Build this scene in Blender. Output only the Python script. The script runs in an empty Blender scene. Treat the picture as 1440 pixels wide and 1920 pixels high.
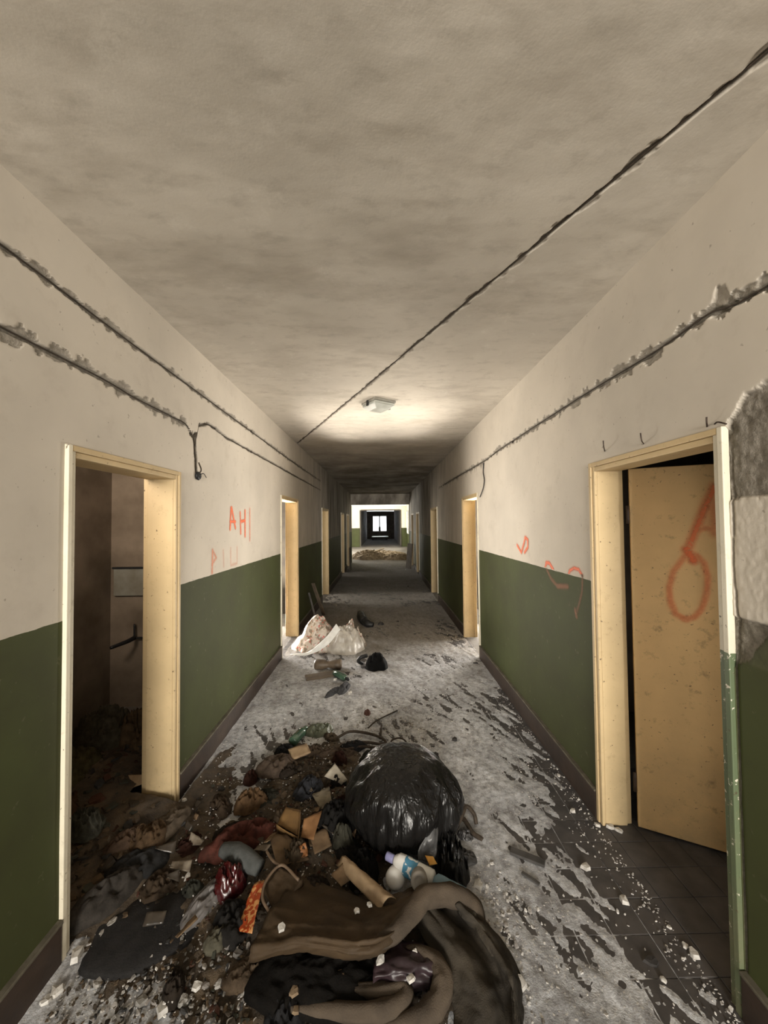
import bpy, math, random
import numpy as np
from mathutils import Vector, Matrix
rng = np.random.default_rng(7); random.seed(7)
S = bpy.context.scene; COL = S.collection
# ------------------------------------------------------------------ camera
cd = bpy.data.cameras.new('camera'); cam = bpy.data.objects.new('camera', cd); COL.objects.link(cam)
cd.sensor_fit = 'VERTICAL'; cd.sensor_height = 24.0; cd.lens = 721.0 / 1920.0 * 24.0; cd.clip_start = .02; cd.clip_end = 200
cam.matrix_world = Matrix(((0.99991936, 0.00936149, -0.00858079, 0), (-0.00831829, -0.02772763, -0.9995809, 0),
                           (-0.00959549, 0.99957168, -0.02764752, 1.67), (0, 0, 0, 1)))
S.camera = cam
# ------------------------------------------------------------------ sky and lights
w = bpy.data.worlds.new('world'); S.world = w; w.use_nodes = True
w.node_tree.nodes['Background'].inputs[0].default_value = (.93, .97, 1, 1); w.node_tree.nodes['Background'].inputs[1].default_value = 6.0
S.view_settings.view_transform = 'Standard'; S.view_settings.look = 'None'; S.view_settings.exposure = 0.85; S.view_settings.gamma = 1
S.view_settings.use_curve_mapping = False

def area(name, loc, direction, sx, sy, power, col, spread=180):
    l = bpy.data.lights.new(name, 'AREA'); l.shape = 'RECTANGLE'; l.size = sx; l.size_y = sy; l.energy = power; l.color = col
    l.spread = math.radians(spread)
    o = bpy.data.objects.new(name, l); COL.objects.link(o); o.location = loc
    o.rotation_euler = Vector(direction).to_track_quat('-Z', 'Y').to_euler(); return o
area('window_light_behind', (.1, -5.9, 1.75), (0, 1, .0), 1.7, 1.7, 90, (1, .94, .85), 80)
area('side_fill_left_behind', (-1.2, -1.5, 1.25), (1, .6, -.12), 1.0, 1.7, 19, (1, .95, .87))  # added fill for the near walls; no doorway stands here
area('side_fill_right_behind', (1.16, -1.9, 1.25), (-1, .6, -.12), 1.0, 1.7, 19, (1, .95, .87))  # its partner on the right, added with no opening behind it
area('daylight_left_room', (-3.6, 9.0, 1.7), (1, 0, -.1), 1.3, 1.3, 42, (1, .93, .82))
area('daylight_right_room', (3.5, 9.3, 1.6), (-1, 0, -.1), 1.3, 1.3, 14, (1, .93, .82))
area('daylight_second_left_room', (-3.2, 6.5, 1.5), (1, -.8, -.28), 1.4, 1.4, 88, (1, .95, .88))
area('fill_second_right_room', (3.1, 6.5, 1.5), (-1, -.8, -.28), 1.4, 1.4, 88, (1, .95, .88))  # light added in the dark right room to brighten mid corridor
area('ceiling_fill_second_left_room', (-2.2, 6.0, .04), (.35, -.45, 1), 1.3, 1.1, 330, (1, .92, .81))  # up-facing light added on the room floor to brighten the corridor ceiling
area('ceiling_fill_second_right_room', (2.15, 6.0, .04), (-.35, -.45, 1), 1.3, 1.1, 330, (1, .92, .81))  # matching up-facing light added for the ceiling from the right
area('door_leaf_fill', (2.9, .7, 1.1), (-1, .95, 0), .7, .9, 2.2, (1, .93, .84), 70)  # no source in this room; added to brighten the open door leaf
area('washroom_fill', (-2.0, 1.15, 2.35), (0, 1, .12), .6, .5, 14, (1, .86, .72), 120)  # no vent here; light added to lift the washroom's back wall
area('daylight_far_left_room', (-2.6, 12.4, 1.9), (1, 0, -.25), .8, .8, 7, (1, .93, .84))
area('daylight_hall_left', (-3.9, 22.0, 1.6), (1, 0.25, -.1), 5.0, 1.6, 560, (1, .97, .9))
area('daylight_hall_right', (1.70, 24.6, 1.6), (-1, .2, 0), 1.4, 1.3, 90, (1, .97, .9))

# ------------------------------------------------------------------ numpy noise
_T = rng.random((256, 256))
def vn(x, y, s=0):
    x = np.asarray(x, float) + s * 17.13; y = np.asarray(y, float) + s * 5.71
    xi = np.floor(x).astype(int); yi = np.floor(y).astype(int); fx = x - xi; fy = y - yi
    fx = fx * fx * (3 - 2 * fx); fy = fy * fy * (3 - 2 * fy)
    a = _T[xi % 256, yi % 256]; b = _T[(xi + 1) % 256, yi % 256]; c = _T[xi % 256, (yi + 1) % 256]; d = _T[(xi + 1) % 256, (yi + 1) % 256]
    return (a * (1 - fx) + b * fx) * (1 - fy) + (c * (1 - fx) + d * fx) * fy
def fbm(x, y, o=4, s=0):
    t = 0; a = .5
    for k in range(o):
        t = t + a * vn(np.asarray(x) * 2 ** k, np.asarray(y) * 2 ** k, s + k); a *= .5
    return t / (1 - .5 ** o)
def sm(a, b, x): t = np.clip((np.asarray(x, float) - a) / (b - a), 0, 1); return t * t * (3 - 2 * t)

# ------------------------------------------------------------------ materials
MATS = {}
class NT:
    def __init__(s, name):
        s.m = bpy.data.materials.new(name); s.m.use_nodes = True; s.n = s.m.node_tree.nodes; s.l = s.m.node_tree.links
        s.b = s.n['Principled BSDF']; s.tc = s.n.new('ShaderNodeTexCoord')
    def add(s, t, **k):
        n = s.n.new(t)
        for a, v in k.items(): setattr(n, a, v)
        return n
    def noise(s, scale, detail=4, rough=.55, src=None, sc=None):
        n = s.add('ShaderNodeTexNoise'); n.inputs['Scale'].default_value = scale; n.inputs['Detail'].default_value = detail; n.inputs['Roughness'].default_value = rough
        v = src or s.tc.outputs['Object']
        if sc:
            mp = s.add('ShaderNodeMapping'); mp.inputs['Scale'].default_value = sc; s.l.new(v, mp.inputs[0]); v = mp.outputs[0]
        s.l.new(v, n.inputs['Vector']); return n.outputs['Fac']
    def ramp(s, fac, a, b, ca=(0, 0, 0, 1), cb=(1, 1, 1, 1)):
        r = s.add('ShaderNodeValToRGB'); r.color_ramp.elements[0].position = a; r.color_ramp.elements[1].position = b
        r.color_ramp.elements[0].color = ca; r.color_ramp.elements[1].color = cb; s.l.new(fac, r.inputs[0]); return r.outputs[0]
    def mix(s, fac, a, b):
        m = s.add('ShaderNodeMix', data_type='RGBA')
        for i, v in ((0, fac), (6, a), (7, b)):
            if isinstance(v, tuple): m.inputs[i].default_value = v if len(v) == 4 else v + (1,)
            elif isinstance(v, (int, float)): m.inputs[i].default_value = v
            else: s.l.new(v, m.inputs[i])
        return m.outputs[2]
    def math(s, op, a, b=0.0):
        m = s.add('ShaderNodeMath', operation=op)
        for i, v in ((0, a), (1, b)):
            if isinstance(v, (int, float)): m.inputs[i].default_value = v
            else: s.l.new(v, m.inputs[i])
        return m.outputs[0]
    def attr(s, name):
        a = s.add('ShaderNodeAttribute'); a.attribute_name = name; return a
    def bump(s, h, st, dist=.01, prev=None):
        b = s.add('ShaderNodeBump'); b.inputs['Strength'].default_value = st; b.inputs['Distance'].default_value = dist
        s.l.new(h, b.inputs['Height'])
        if prev: s.l.new(prev, b.inputs['Normal'])
        s.l.new(b.outputs[0], s.b.inputs['Normal']); return b.outputs[0]
    def col(s, c):
        if isinstance(c, tuple): s.b.inputs['Base Color'].default_value = c if len(c) == 4 else c + (1,)
        else: s.l.new(c, s.b.inputs['Base Color'])

def mat(name, c1, c2=None, rough=.8, scale=12, bump=.3, bscale=None, spec=.3, metal=0, alpha=1, trans=0, lo=.35, hi=.65, dist=.004):
    if name in MATS: return MATS[name]
    t = NT(name); c2 = c2 or tuple(v * .7 for v in c1)
    f = t.noise(scale); t.col(t.mix(t.ramp(f, lo, hi), c1, c2))
    t.b.inputs['Roughness'].default_value = rough; t.b.inputs['Specular IOR Level'].default_value = spec; t.b.inputs['Metallic'].default_value = metal
    t.b.inputs['Alpha'].default_value = alpha; t.b.inputs['Transmission Weight'].default_value = trans
    if bump: t.bump(t.noise(bscale or scale * 4, 5), bump, dist)
    MATS[name] = t.m; return t.m

def wall_mat(name, dado, cream=(.60, .545, .465), soot=.78):
    t = NT(name); sep = t.add('ShaderNodeSeparateXYZ'); t.l.new(t.tc.outputs['Object'], sep.inputs[0]); z = sep.outputs[2]; y = sep.outputs[1]
    big = t.noise(1.3, 5, .6); mid = t.noise(6, 6, .65); streak = t.noise(3, 5, .6, sc=(1, 2.2, .35))
    c = t.mix(t.ramp(big, .35, .7), cream, tuple(v * .82 for v in cream))
    c = t.mix(t.math('MULTIPLY', t.ramp(mid, .56, .78), .35), c, (.36, .31, .25))
    # small knocks, specks and scuffs
    sp = t.noise(38, 3, .5); c = t.mix(t.math('MULTIPLY', t.ramp(sp, .70, .74), .55), c, (.20, .17, .13))
    # soot on the far upper walls
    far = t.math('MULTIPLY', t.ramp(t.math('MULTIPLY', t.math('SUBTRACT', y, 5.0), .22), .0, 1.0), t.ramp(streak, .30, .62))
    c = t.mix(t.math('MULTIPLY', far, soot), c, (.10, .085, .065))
    g = t.mix(t.ramp(t.noise(2.2, 5, .6), .35, .7), (.060, .069, .026), (.048, .050, .022))
    g = t.mix(t.math('MULTIPLY', t.ramp(t.noise(26, 4), .66, .74), .4), g, (.16, .15, .10))
    zz = t.math('ADD', z, t.math('MULTIPLY', t.math('SUBTRACT', t.noise(14, 3), .5), .008))
    isg = t.math('LESS_THAN', zz, dado); c = t.mix(isg, c, g)
    at = t.attr('cement'); cem = t.mix(t.ramp(t.noise(30, 6, .7), .35, .65), (.31, .28, .235), (.16, .14, .11))
    c = t.mix(at.outputs['Fac'], c, cem)
    t.col(c)
    r = t.math('SUBTRACT', .82, t.math('MULTIPLY', isg, .22)); t.l.new(r, t.b.inputs['Roughness'])
    t.l.new(t.math('SUBTRACT', .28, t.math('MULTIPLY', isg, .17)), t.b.inputs['Specular IOR Level'])
    p = t.bump(t.noise(3.5, 4, .6), .2, .008); p = t.bump(t.noise(55, 5, .6), .15, .002, p)
    ro = t.math('MULTIPLY', at.outputs['Fac'], t.noise(70, 5, .7)); t.bump(ro, .9, .012, p)
    return t.m

M_wl = wall_mat('wall_paint_left', 1.297); M_wr = wall_mat('wall_paint_right', 1.325)
M_hall = wall_mat('hall_paint', 1.30, (.72, .67, .54), 0.0)

def ceiling_mat():
    t = NT('ceiling_plaster'); sep = t.add('ShaderNodeSeparateXYZ'); t.l.new(t.tc.outputs['Object'], sep.inputs[0]); y = sep.outputs[1]
    c = t.mix(t.ramp(t.noise(.9, 6, .6), .35, .68), (.60, .55, .475), (.47, .43, .37))
    c = t.mix(t.math('MULTIPLY', t.ramp(t.noise(2.6, 6, .68, sc=(.7, 1.6, 1)), .50, .72), .55), c, (.33, .285, .23))
    c = t.mix(t.math('MULTIPLY', t.ramp(t.noise(9, 6, .7, sc=(.8, 1.3, 1)), .52, .70), .38), c, (.30, .265, .22))
    c = t.mix(t.math('MULTIPLY', t.ramp(t.noise(5, 6, .75), .60, .72), .5), c, (.66, .62, .55))
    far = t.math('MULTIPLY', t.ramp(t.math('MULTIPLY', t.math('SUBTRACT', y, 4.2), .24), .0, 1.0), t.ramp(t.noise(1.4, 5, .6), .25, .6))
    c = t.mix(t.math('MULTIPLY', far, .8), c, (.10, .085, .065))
    at = t.attr('cement'); c = t.mix(at.outputs['Fac'], c, (.17, .145, .115)); t.col(c)
    t.b.inputs['Roughness'].default_value = .85; t.b.inputs['Specular IOR Level'].default_value = .2
    p = t.bump(t.noise(2.4, 4, .55, sc=(1, 1.1, 1)), .22, .012); p = t.bump(t.noise(22, 5, .6), .2, .003, p); t.bump(t.noise(110, 3), .2, .0015, p)
    return t.m
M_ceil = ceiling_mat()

def paint_mat(name, c, stain=(.22, .15, .07), amt=.7, split=None, lower=(.10, .13, .07), chip=(.62, .58, .48)):
    t = NT(name); b = t.mix(t.ramp(t.noise(3, 5, .6), .35, .7), c, tuple(v * .84 for v in c))
    sep = t.add('ShaderNodeSeparateXYZ'); t.l.new(t.tc.outputs['Object'], sep.inputs[0])
    if split:
        b = t.mix(t.math('LESS_THAN', sep.outputs[2], split), b, lower)
        b = t.mix(t.ramp(t.noise(34, 4, .7), .60, .63), b, chip)
    b = t.mix(t.math('MULTIPLY', t.ramp(t.noise(17, 5, .7), .58, .74), amt), b, stain)
    b = t.mix(t.math('MULTIPLY', t.ramp(t.noise(60, 3, .5), .69, .73), .8), b, (.07, .045, .025))
    low = t.math('MULTIPLY', t.ramp(sep.outputs[2], .05, .75, (1, 1, 1, 1), (0, 0, 0, 1)), t.ramp(t.noise(7, 5, .7), .3, .7))
    b = t.mix(t.math('MULTIPLY', low, .45), b, (.30, .24, .15))
    t.col(b); t.b.inputs['Roughness'].default_value = .5; t.b.inputs['Specular IOR Level'].default_value = .35
    t.bump(t.noise(30, 5, .6), .25, .003); return t.m
M_frame = paint_mat('cream_door_frame_paint', (.58, .44, .245), amt=.35)
M_frame_lit = paint_mat('lit_casing_paint', (.76, .70, .55), amt=.45)  # frame paint again, with the light on the near casings put into its colour
M_frame_split = paint_mat('casing_white_over_green', (.70, .65, .52), amt=.3, split=1.21)
M_leaf = paint_mat('ochre_door_leaf_paint', (.74, .50, .235), stain=(.12, .08, .04), amt=.55)
M_skirt = mat('brown_skirting_paint', (.052, .034, .024), (.032, .022, .017), .5, 6, .3)
M_lip = mat('skirting_lip_dust', (.13, .115, .085), (.08, .07, .05), .8, 20)
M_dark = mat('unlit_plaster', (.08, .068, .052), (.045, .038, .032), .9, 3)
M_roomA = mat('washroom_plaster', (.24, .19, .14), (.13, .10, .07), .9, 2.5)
M_cable = mat('dark_cable', (.060, .043, .030), (.03, .023, .016), .7, 60)
M_black = mat('black_plastic', (.012, .012, .013), (.02, .02, .02), .45, 30)

def floor_slab_mat():
    t = NT('screed'); t.col(t.mix(t.ramp(t.noise(1.6, 6, .65), .3, .7), (.17, .15, .125), (.07, .062, .052)))
    t.b.inputs['Roughness'].default_value = .9; t.bump(t.noise(18, 6, .65), .5, .01); return t.m
M_slab = floor_slab_mat()
M_tile = mat('dark_floor_tile', (.050, .047, .047), (.085, .078, .075), .55, 9, .15, 60)
def dust_mat():
    t = NT('plaster_dust'); sep = t.add('ShaderNodeSeparateXYZ'); t.l.new(t.tc.outputs['Object'], sep.inputs[0])
    c = t.mix(t.ramp(t.noise(2.4, 6, .65), .32, .68), (.71, .725, .75), (.355, .365, .385))
    c = t.mix(t.math('MULTIPLY', t.ramp(t.noise(26, 6, .75), .42, .66), .72), c, (.13, .122, .118))
    c = t.mix(t.math('MULTIPLY', t.ramp(t.noise(7, 5, .7, sc=(1.5, .8, 1)), .50, .64), .6), c, (.15, .14, .135))
    c = t.mix(t.ramp(t.noise(75, 3, .6), .60, .68), c, (.62, .60, .57))
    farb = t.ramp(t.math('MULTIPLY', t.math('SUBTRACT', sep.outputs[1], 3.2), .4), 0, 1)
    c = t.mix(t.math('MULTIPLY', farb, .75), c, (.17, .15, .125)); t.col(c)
    t.b.inputs['Roughness'].default_value = .95; t.b.inputs['Specular IOR Level'].default_value = .15
    p = t.bump(t.noise(30, 6, .7), .5, .008); t.bump(t.noise(150, 4), .6, .004, p); return t.m
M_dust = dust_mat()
def vcol_mat(name, rough=.85, spec=.2):
    t = NT(name); a = t.attr('Col'); n = t.noise(40, 4, .6); t.col(t.mix(t.math('MULTIPLY', t.ramp(n, .4, .7), .5), a.outputs['Color'], (.05, .04, .03)))
    t.b.inputs['Roughness'].default_value = rough; t.b.inputs['Specular IOR Level'].default_value = spec; t.bump(t.noise(90, 4), .4, .003); return t.m
M_vc = vcol_mat('mixed_litter'); 
M_plaster = mat('broken_plaster', (.62, .60, .56), (.38, .36, .33), .9, 40, .5, 120)
M_card = mat('brown_cardboard', (.19, .125, .07), (.105, .07, .04), .85, 14, .35, 60)
M_cardl = mat('tan_cardboard', (.34, .245, .145), (.22, .15, .09), .8, 14, .3, 50)
def spray_mat(name, col, op=1.0):
    t = NT(name); a = t.attr('spray'); n = t.noise(60, 4, .7)
    al = t.math('MULTIPLY', a.outputs['Fac'], t.math('MULTIPLY', t.ramp(n, -.1, .5), op)); t.l.new(al, t.b.inputs['Alpha']); t.col(col)
    t.b.inputs['Roughness'].default_value = .6; return t.m
M_spray = spray_mat('orange_spray_paint', (.80, .14, .035))
M_spray2 = spray_mat('thin_orange_spray_paint', (.72, .20, .07), .55)
M_spray3 = spray_mat('worn_orange_spray_paint', (.30, .09, .02), .55)

# ------------------------------------------------------------------ object helpers
def mesh(name, v, f, m=None, smooth=True, attrs=None, parent=None):
    me = bpy.data.meshes.new(name); v = np.asarray(v, dtype=np.float32)
    if isinstance(f, np.ndarray) and f.shape[1] == 4:
        me.vertices.add(len(v)); me.vertices.foreach_set('co', v.ravel())
        me.loops.add(f.size); me.loops.foreach_set('vertex_index', f.astype(np.int32).ravel())
        me.polygons.add(len(f)); me.polygons.foreach_set('loop_start', np.arange(0, f.size, 4, dtype=np.int32))
        me.update(calc_edges=True)
    else: me.from_pydata(v.tolist(), [], [list(map(int, q)) for q in f])
    if smooth: me.polygons.foreach_set('use_smooth', [True] * len(me.polygons))
    for k, (typ, arr) in (attrs or {}).items():
        a = me.attributes.new(k, typ, 'POINT')
        if typ == 'FLOAT': a.data.foreach_set('value', np.asarray(arr, dtype=np.float32).ravel())
        else: a.data.foreach_set('color', np.asarray(arr, dtype=np.float32).ravel())
    if m: me.materials.append(m)
    o = bpy.data.objects.new(name, me); COL.objects.link(o)
    if parent: o.parent = parent
    return o
def tag(o, label, cat, group=None, kind=None):
    o['label'] = label; o['category'] = cat
    if group: o['group'] = group
    if kind: o['kind'] = kind
    return o
def struct(o, label=None):
    o['kind'] = 'structure'
    if label: o['label'] = label
    return o
def empty(name, loc=(0, 0, 0)):
    o = bpy.data.objects.new(name, None); COL.objects.link(o); o.location = loc; o.empty_display_size = .05; return o
def box(x0, x1, y0, y1, z0, z1):
    v = [(x, y, z) for x in (x0, x1) for y in (y0, y1) for z in (z0, z1)]
    return v, [(0, 1, 3, 2), (4, 6, 7, 5), (0, 4, 5, 1), (2, 3, 7, 6), (0, 2, 6, 4), (1, 5, 7, 3)]
class MB:
    def __init__(s): s.v = []; s.f = []
    def add(s, vf, T=None):
        v, f = vf; n = len(s.v)
        if T is not None: v = [tuple(T @ Vector(p)) for p in v]
        s.v += [tuple(p) for p in v]; s.f += [tuple(i + n for i in q) for q in f]; return s
    def box(s, *a): return s.add(box(*a))
    def build(s, name, m, parent=None, smooth=False, bevel=0):
        o = mesh(name, s.v, s.f, m, smooth, parent=parent)
        if bevel: b = o.modifiers.new('bevel', 'BEVEL'); b.width = bevel; b.segments = 2; b.limit_method = 'ANGLE'
        return o
def local(o, loc):
    """shift a mesh so its origin sits at loc (world), keeping it in place"""
    o.data.transform(Matrix.Translation(-Vector(loc))); o.location = loc; return o
def base_origin(o):
    c = np.empty(len(o.data.vertices) * 3, dtype=np.float32); o.data.vertices.foreach_get('co', c); c = c.reshape(-1, 3)
    p = (float(c[:, 0].mean()), float(c[:, 1].mean()), float(c[:, 2].min())); return local(o, p)
def crom(P, n):
    """catmull-rom resample"""
    P = np.asarray(P, float); k = len(P); out = []
    Q = np.vstack([2 * P[0] - P[1], P, 2 * P[-1] - P[-2]])
    for t in np.linspace(0, k - 1, n):
        i = min(int(t), k - 2); u = t - i; a, b, c, d = Q[i:i + 4]
        out.append(.5 * ((2 * b) + (c - a) * u + (2 * a - 5 * b + 4 * c - d) * u * u + (3 * b - a - 3 * c + d) * u ** 3))
    return np.array(out)
def grid_faces(nu, nv, closed=False):
    i = np.arange(nu - 1)[:, None] * nv; j = np.arange(nv if closed else nv - 1)[None, :]; j2 = (j + 1) % nv
    return np.stack([i + j, i + nv + j, i + nv + j2, i + j2], -1).reshape(-1, 4)
def tube(pts, r, n=None, sides=10, seed=None, noise=0.0, cap=True):
    pts = np.asarray(pts, float); n = n or max(8, len(pts) * 7); P = crom(pts, n)
    rr = np.interp(np.linspace(0, 1, n), np.linspace(0, 1, len(r)), r) if hasattr(r, '__len__') else np.full(n, float(r))
    T = np.gradient(P, axis=0); T /= np.linalg.norm(T, axis=1)[:, None] + 1e-9
    up = np.array([0, 0, 1.]); v = []
    for k in range(n):
        a = np.cross(T[k], up); 
        if np.linalg.norm(a) < .15: a = np.cross(T[k], [1, 0, 0])
        a /= np.linalg.norm(a); b = np.cross(a, T[k])
        for s in range(sides):
            th = 2 * math.pi * s / sides; q = rr[k]
            if noise: q *= 1 + noise * (float(fbm(k * .23 + (seed or 0) * 3, s * .6, 3)) - .5) * 2
            v.append(P[k] + q * (math.cos(th) * a + math.sin(th) * b))
    f = [tuple(map(int, q)) for q in grid_faces(n, sides, True)]
    if cap: f += [tuple(range(sides)), tuple((n - 1) * sides + s for s in reversed(range(sides)))]
    return [tuple(p) for p in v], f
def loft(rows, nu=24, nv=24, wr=.006, wf=9, seed=0, thick=.004):
    R_ = np.array([crom(r, nv) for r in rows]); G = np.stack([crom(R_[:, j], nu) for j in range(nv)], 1)
    u, v = np.meshgrid(np.linspace(0, 1, nu), np.linspace(0, 1, nv), indexing='ij')
    du = np.gradient(G, axis=0); dv = np.gradient(G, axis=1); N = np.cross(du, dv); N /= np.linalg.norm(N, axis=2)[..., None] + 1e-9
    rdg = 1 - np.abs(fbm(u * wf, v * wf * .6, 3, seed) * 2 - 1) * 1.6
    G = G + N * (wr * (rdg - .5))[..., None]
    G2 = G - N * thick * np.sign(N[..., 2:3] + 1e-6)
    V = np.vstack([G.reshape(-1, 3), G2.reshape(-1, 3)]); F = grid_faces(nu, nv); nn = nu * nv
    loop = [j for j in range(nv)] + [i * nv + nv - 1 for i in range(1, nu)] + [(nu - 1) * nv + j for j in range(nv - 2, -1, -1)] + [i * nv for i in range(nu - 2, 0, -1)]
    sidef = [(loop[k], loop[(k + 1) % len(loop)], loop[(k + 1) % len(loop)] + nn, loop[k] + nn) for k in range(len(loop))]
    return V, np.vstack([F, F[:, ::-1] + nn, np.array(sidef)])
def quad_sheet(c, n=10, wr=.004, seed=0, thick=.003, curl=0.0):
    c = np.asarray(c, float); rows = []
    for a in np.linspace(0, 1, 4):
        p = c[0] * (1 - a) + c[3] * a; q = c[1] * (1 - a) + c[2] * a
        rows.append([p * (1 - b) + q * b + np.array([0, 0, curl * math.sin(math.pi * b)]) for b in (0, .33, .67, 1)])
    return loft(rows, n, n, wr, 4, seed, thick)
def lump(rx, ry, h, seed, folds=6, fold=.5, nr=22, nt=54, flat=1.0, peak=None):
    """a crumpled heap of cloth: radial height field with ridged folds, closed below"""
    v = []; 
    for i in range(nr):
        r = (i / (nr - 1)) ** .8
        for j in range(nt):
            th = 2 * math.pi * j / nt; ed = .78 + .44 * float(fbm(math.cos(th) * 1.7 + 5, math.sin(th) * 1.7 + 5, 3, seed))
            x = r * ed * math.cos(th); y = r * ed * math.sin(th)
            prof = (1 - r ** 2.4) ** .6 if peak is None else (1 - r) ** peak
            rd = 1 - abs(float(fbm(x * folds * .5 + 9, y * folds * .35 + 3, 3, seed + 3)) * 2 - 1) * 2.2
            z = prof * h * (1 - fold * .6 + fold * rd * .9)
            v.append((x * rx, y * ry, max(z * flat, 0) + (0 if i < nr - 1 else -.004)))
    f = [tuple(map(int, q)) for q in grid_faces(nr, nt, True)]; f.append(tuple((nr - 1) * nt + j for j in range(nt)))
    return v, f
def chip(r, seed, flat=.45):
    rs = np.random.default_rng(seed); n = rs.integers(5, 8); a = np.sort((np.arange(n) + rs.random(n) * .7) / n * 2 * math.pi); q = r * (.65 + .5 * rs.random(n)); hgt = r * flat
    v = [(q[k] * math.cos(a[k]), q[k] * math.sin(a[k]), 0) for k in range(n)]
    v += [(q[k] * .86 * math.cos(a[k]) + .06 * r, q[k] * .86 * math.sin(a[k]), hgt * (.7 + .6 * rs.random())) for k in range(n)]
    v.append((0, 0, hgt * 1.1))
    f = [tuple(reversed(range(n)))] + [(k, (k + 1) % n, n + (k + 1) % n, n + k) for k in range(n)] + [(n + k, n + (k + 1) % n, 2 * n) for k in range(n)]
    return v, f
def lathe(prof, axis, org, sides=20, squash=1.0):
    ax = Vector(axis).normalized(); q = Vector((0, 0, 1)).rotation_difference(ax).to_matrix(); v = []
    for r, z in prof:
        for s in range(sides):
            th = 2 * math.pi * s / sides; v.append(tuple(q @ Vector((r * math.cos(th), r * squash * math.sin(th), z)) + Vector(org)))
    n = len(prof); f = [tuple(map(int, a)) for a in grid_faces(n, sides, True)]
    f += [tuple(range(sides)), tuple((n - 1) * sides + s for s in reversed(range(sides)))]
    return v, f

# ------------------------------------------------------------------ the corridor shell
H = 2.87; XL, XR = -1.25, 1.206
LD = [(1.528, 2.388, 1.995), (4.80, 5.79, 2.03), (8.14, 9.13, 2.0), (12.05, 13.0, 2.0), (14.0, 15.0, 2.0)]
RD = [(1.322, 2.185, 1.995), (4.73, 5.64, 2.03), (8.17, 9.21, 2.0), (12.1, 13.0, 2.0), (14.1, 15.0, 2.0)]
def axis_pts(lo, hi, base, extra, fine=()):
    p = list(base) + list(extra)
    for a, b, s in fine: p += list(np.arange(a, b, s))
    p = sorted(q for q in p if lo <= q <= hi); keep = []; ex = set(round(e, 5) for e in extra)
    for q in p:
        if keep and q - keep[-1] < .0018:
            if round(q, 5) in ex: keep[-1] = q
            continue
        keep.append(q)
    return np.array(keep)
ybase = [-6.2, -5.5, -4.5, -3.5, -2.5, -1.5, -.8, -.3]; q = .1
while q < 16.2: ybase.append(q); q += max(.009, .0062 * abs(q))
def build_wall(name, X, side, doors, fine_z, fine_y, fn, m):
    ex = [-6.2, 16.2] + [e for a, b, _ in doors for e in (a, b)]; zx = [-.01, 0, H, H + .04] + [t for *_, t in doors]
    ys = axis_pts(-6.2, 16.2, ybase, ex, fine_y); zs = axis_pts(-.01, H + .04, np.arange(0, H, .045), zx, fine_z)
    Yg, Zg = np.meshgrid(ys, zs, indexing='ij'); dep, cem = fn(Yg, Zg)
    V = np.stack([X + side * dep, Yg, Zg], -1).reshape(-1, 3); F = grid_faces(len(ys), len(zs))
    yc = (ys[:-1] + ys[1:]) / 2; zc = (zs[:-1] + zs[1:]) / 2; YC, ZC = np.meshgrid(yc, zc, indexing='ij'); keep = np.ones(YC.shape, bool)
    for a, b, t in doors: keep &= ~((YC > a + .02) & (YC < b - .02) & (ZC < t - .02))
    return struct(mesh(name, V, F[keep.ravel()], m, True, {'cement': ('FLOAT', cem)}))
def groove(dist, along, seed, core=.0055, rag=.020, amt=1.0):
    wob = (fbm(along * 9, along * 0, 3, seed) - .5) * .010; d = np.abs(dist + wob)
    wd = core * (1 + 1.2 * fbm(along * 5, along * 0 + 3, 2, seed + 1)); c = 1 - sm(wd, wd + .004, d)
    side = np.where(dist + wob > 0, 0, 7.7)
    rg = rag * np.clip((fbm(along * 27 + side, along * 3.1 + side, 4, seed + 4) - .36) * 3.4, 0, 1.3) * amt; e = 1 - sm(rg, rg + .003, d - wd * .6); e = np.where(rg < .002, 0, e)
    return c * .016 + e * .005, np.clip(c * 1.0 + e * .75, 0, 1)
def left_fn(y, z):
    dep = (fbm(y * 2, z * 2, 3, 11) - .5) * .006; cem = np.zeros_like(y)
    zu = np.interp(y, [-4, 1.25, 1.94, 5.36, 7, 9], [2.63, 2.607, 2.591, 2.553, 2.55, 2.55])
    zl = np.interp(y, [-4, 1.26, 1.735, 1.96, 2.48, 2.58], [2.33, 2.331, 2.334, 2.322, 2.318, 2.245])
    zr = np.interp(y, [2.62, 2.65, 2.80, 2.915, 3.16, 5.73, 9], [2.26, 2.356, 2.405, 2.399, 2.376, 2.366, 2.36])
    f1 = 1 - sm(4, 7.2, y)
    for zc, msk, sd, rg in ((zu, y < 8, 1, .020), (zl, y < 2.59, 2, .032), (zr, (y > 2.62) & (y < 8), 3, .010)):
        d, c = groove(z - zc, y, sd, rag=rg); d = d * msk; c = c * msk; dep = dep + d * (.3 + .7 * f1); cem = np.maximum(cem, c)
    yc = np.interp(z, [2.0, 2.25, 2.36], [2.622, 2.592, 2.64]); msk = (z > 2.0) & (z < 2.30); d, c = groove(y - yc, z, 4, core=.010, rag=.012)
    dep = dep + d * msk; cem = np.maximum(cem, c * msk)
    return dep, cem
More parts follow.
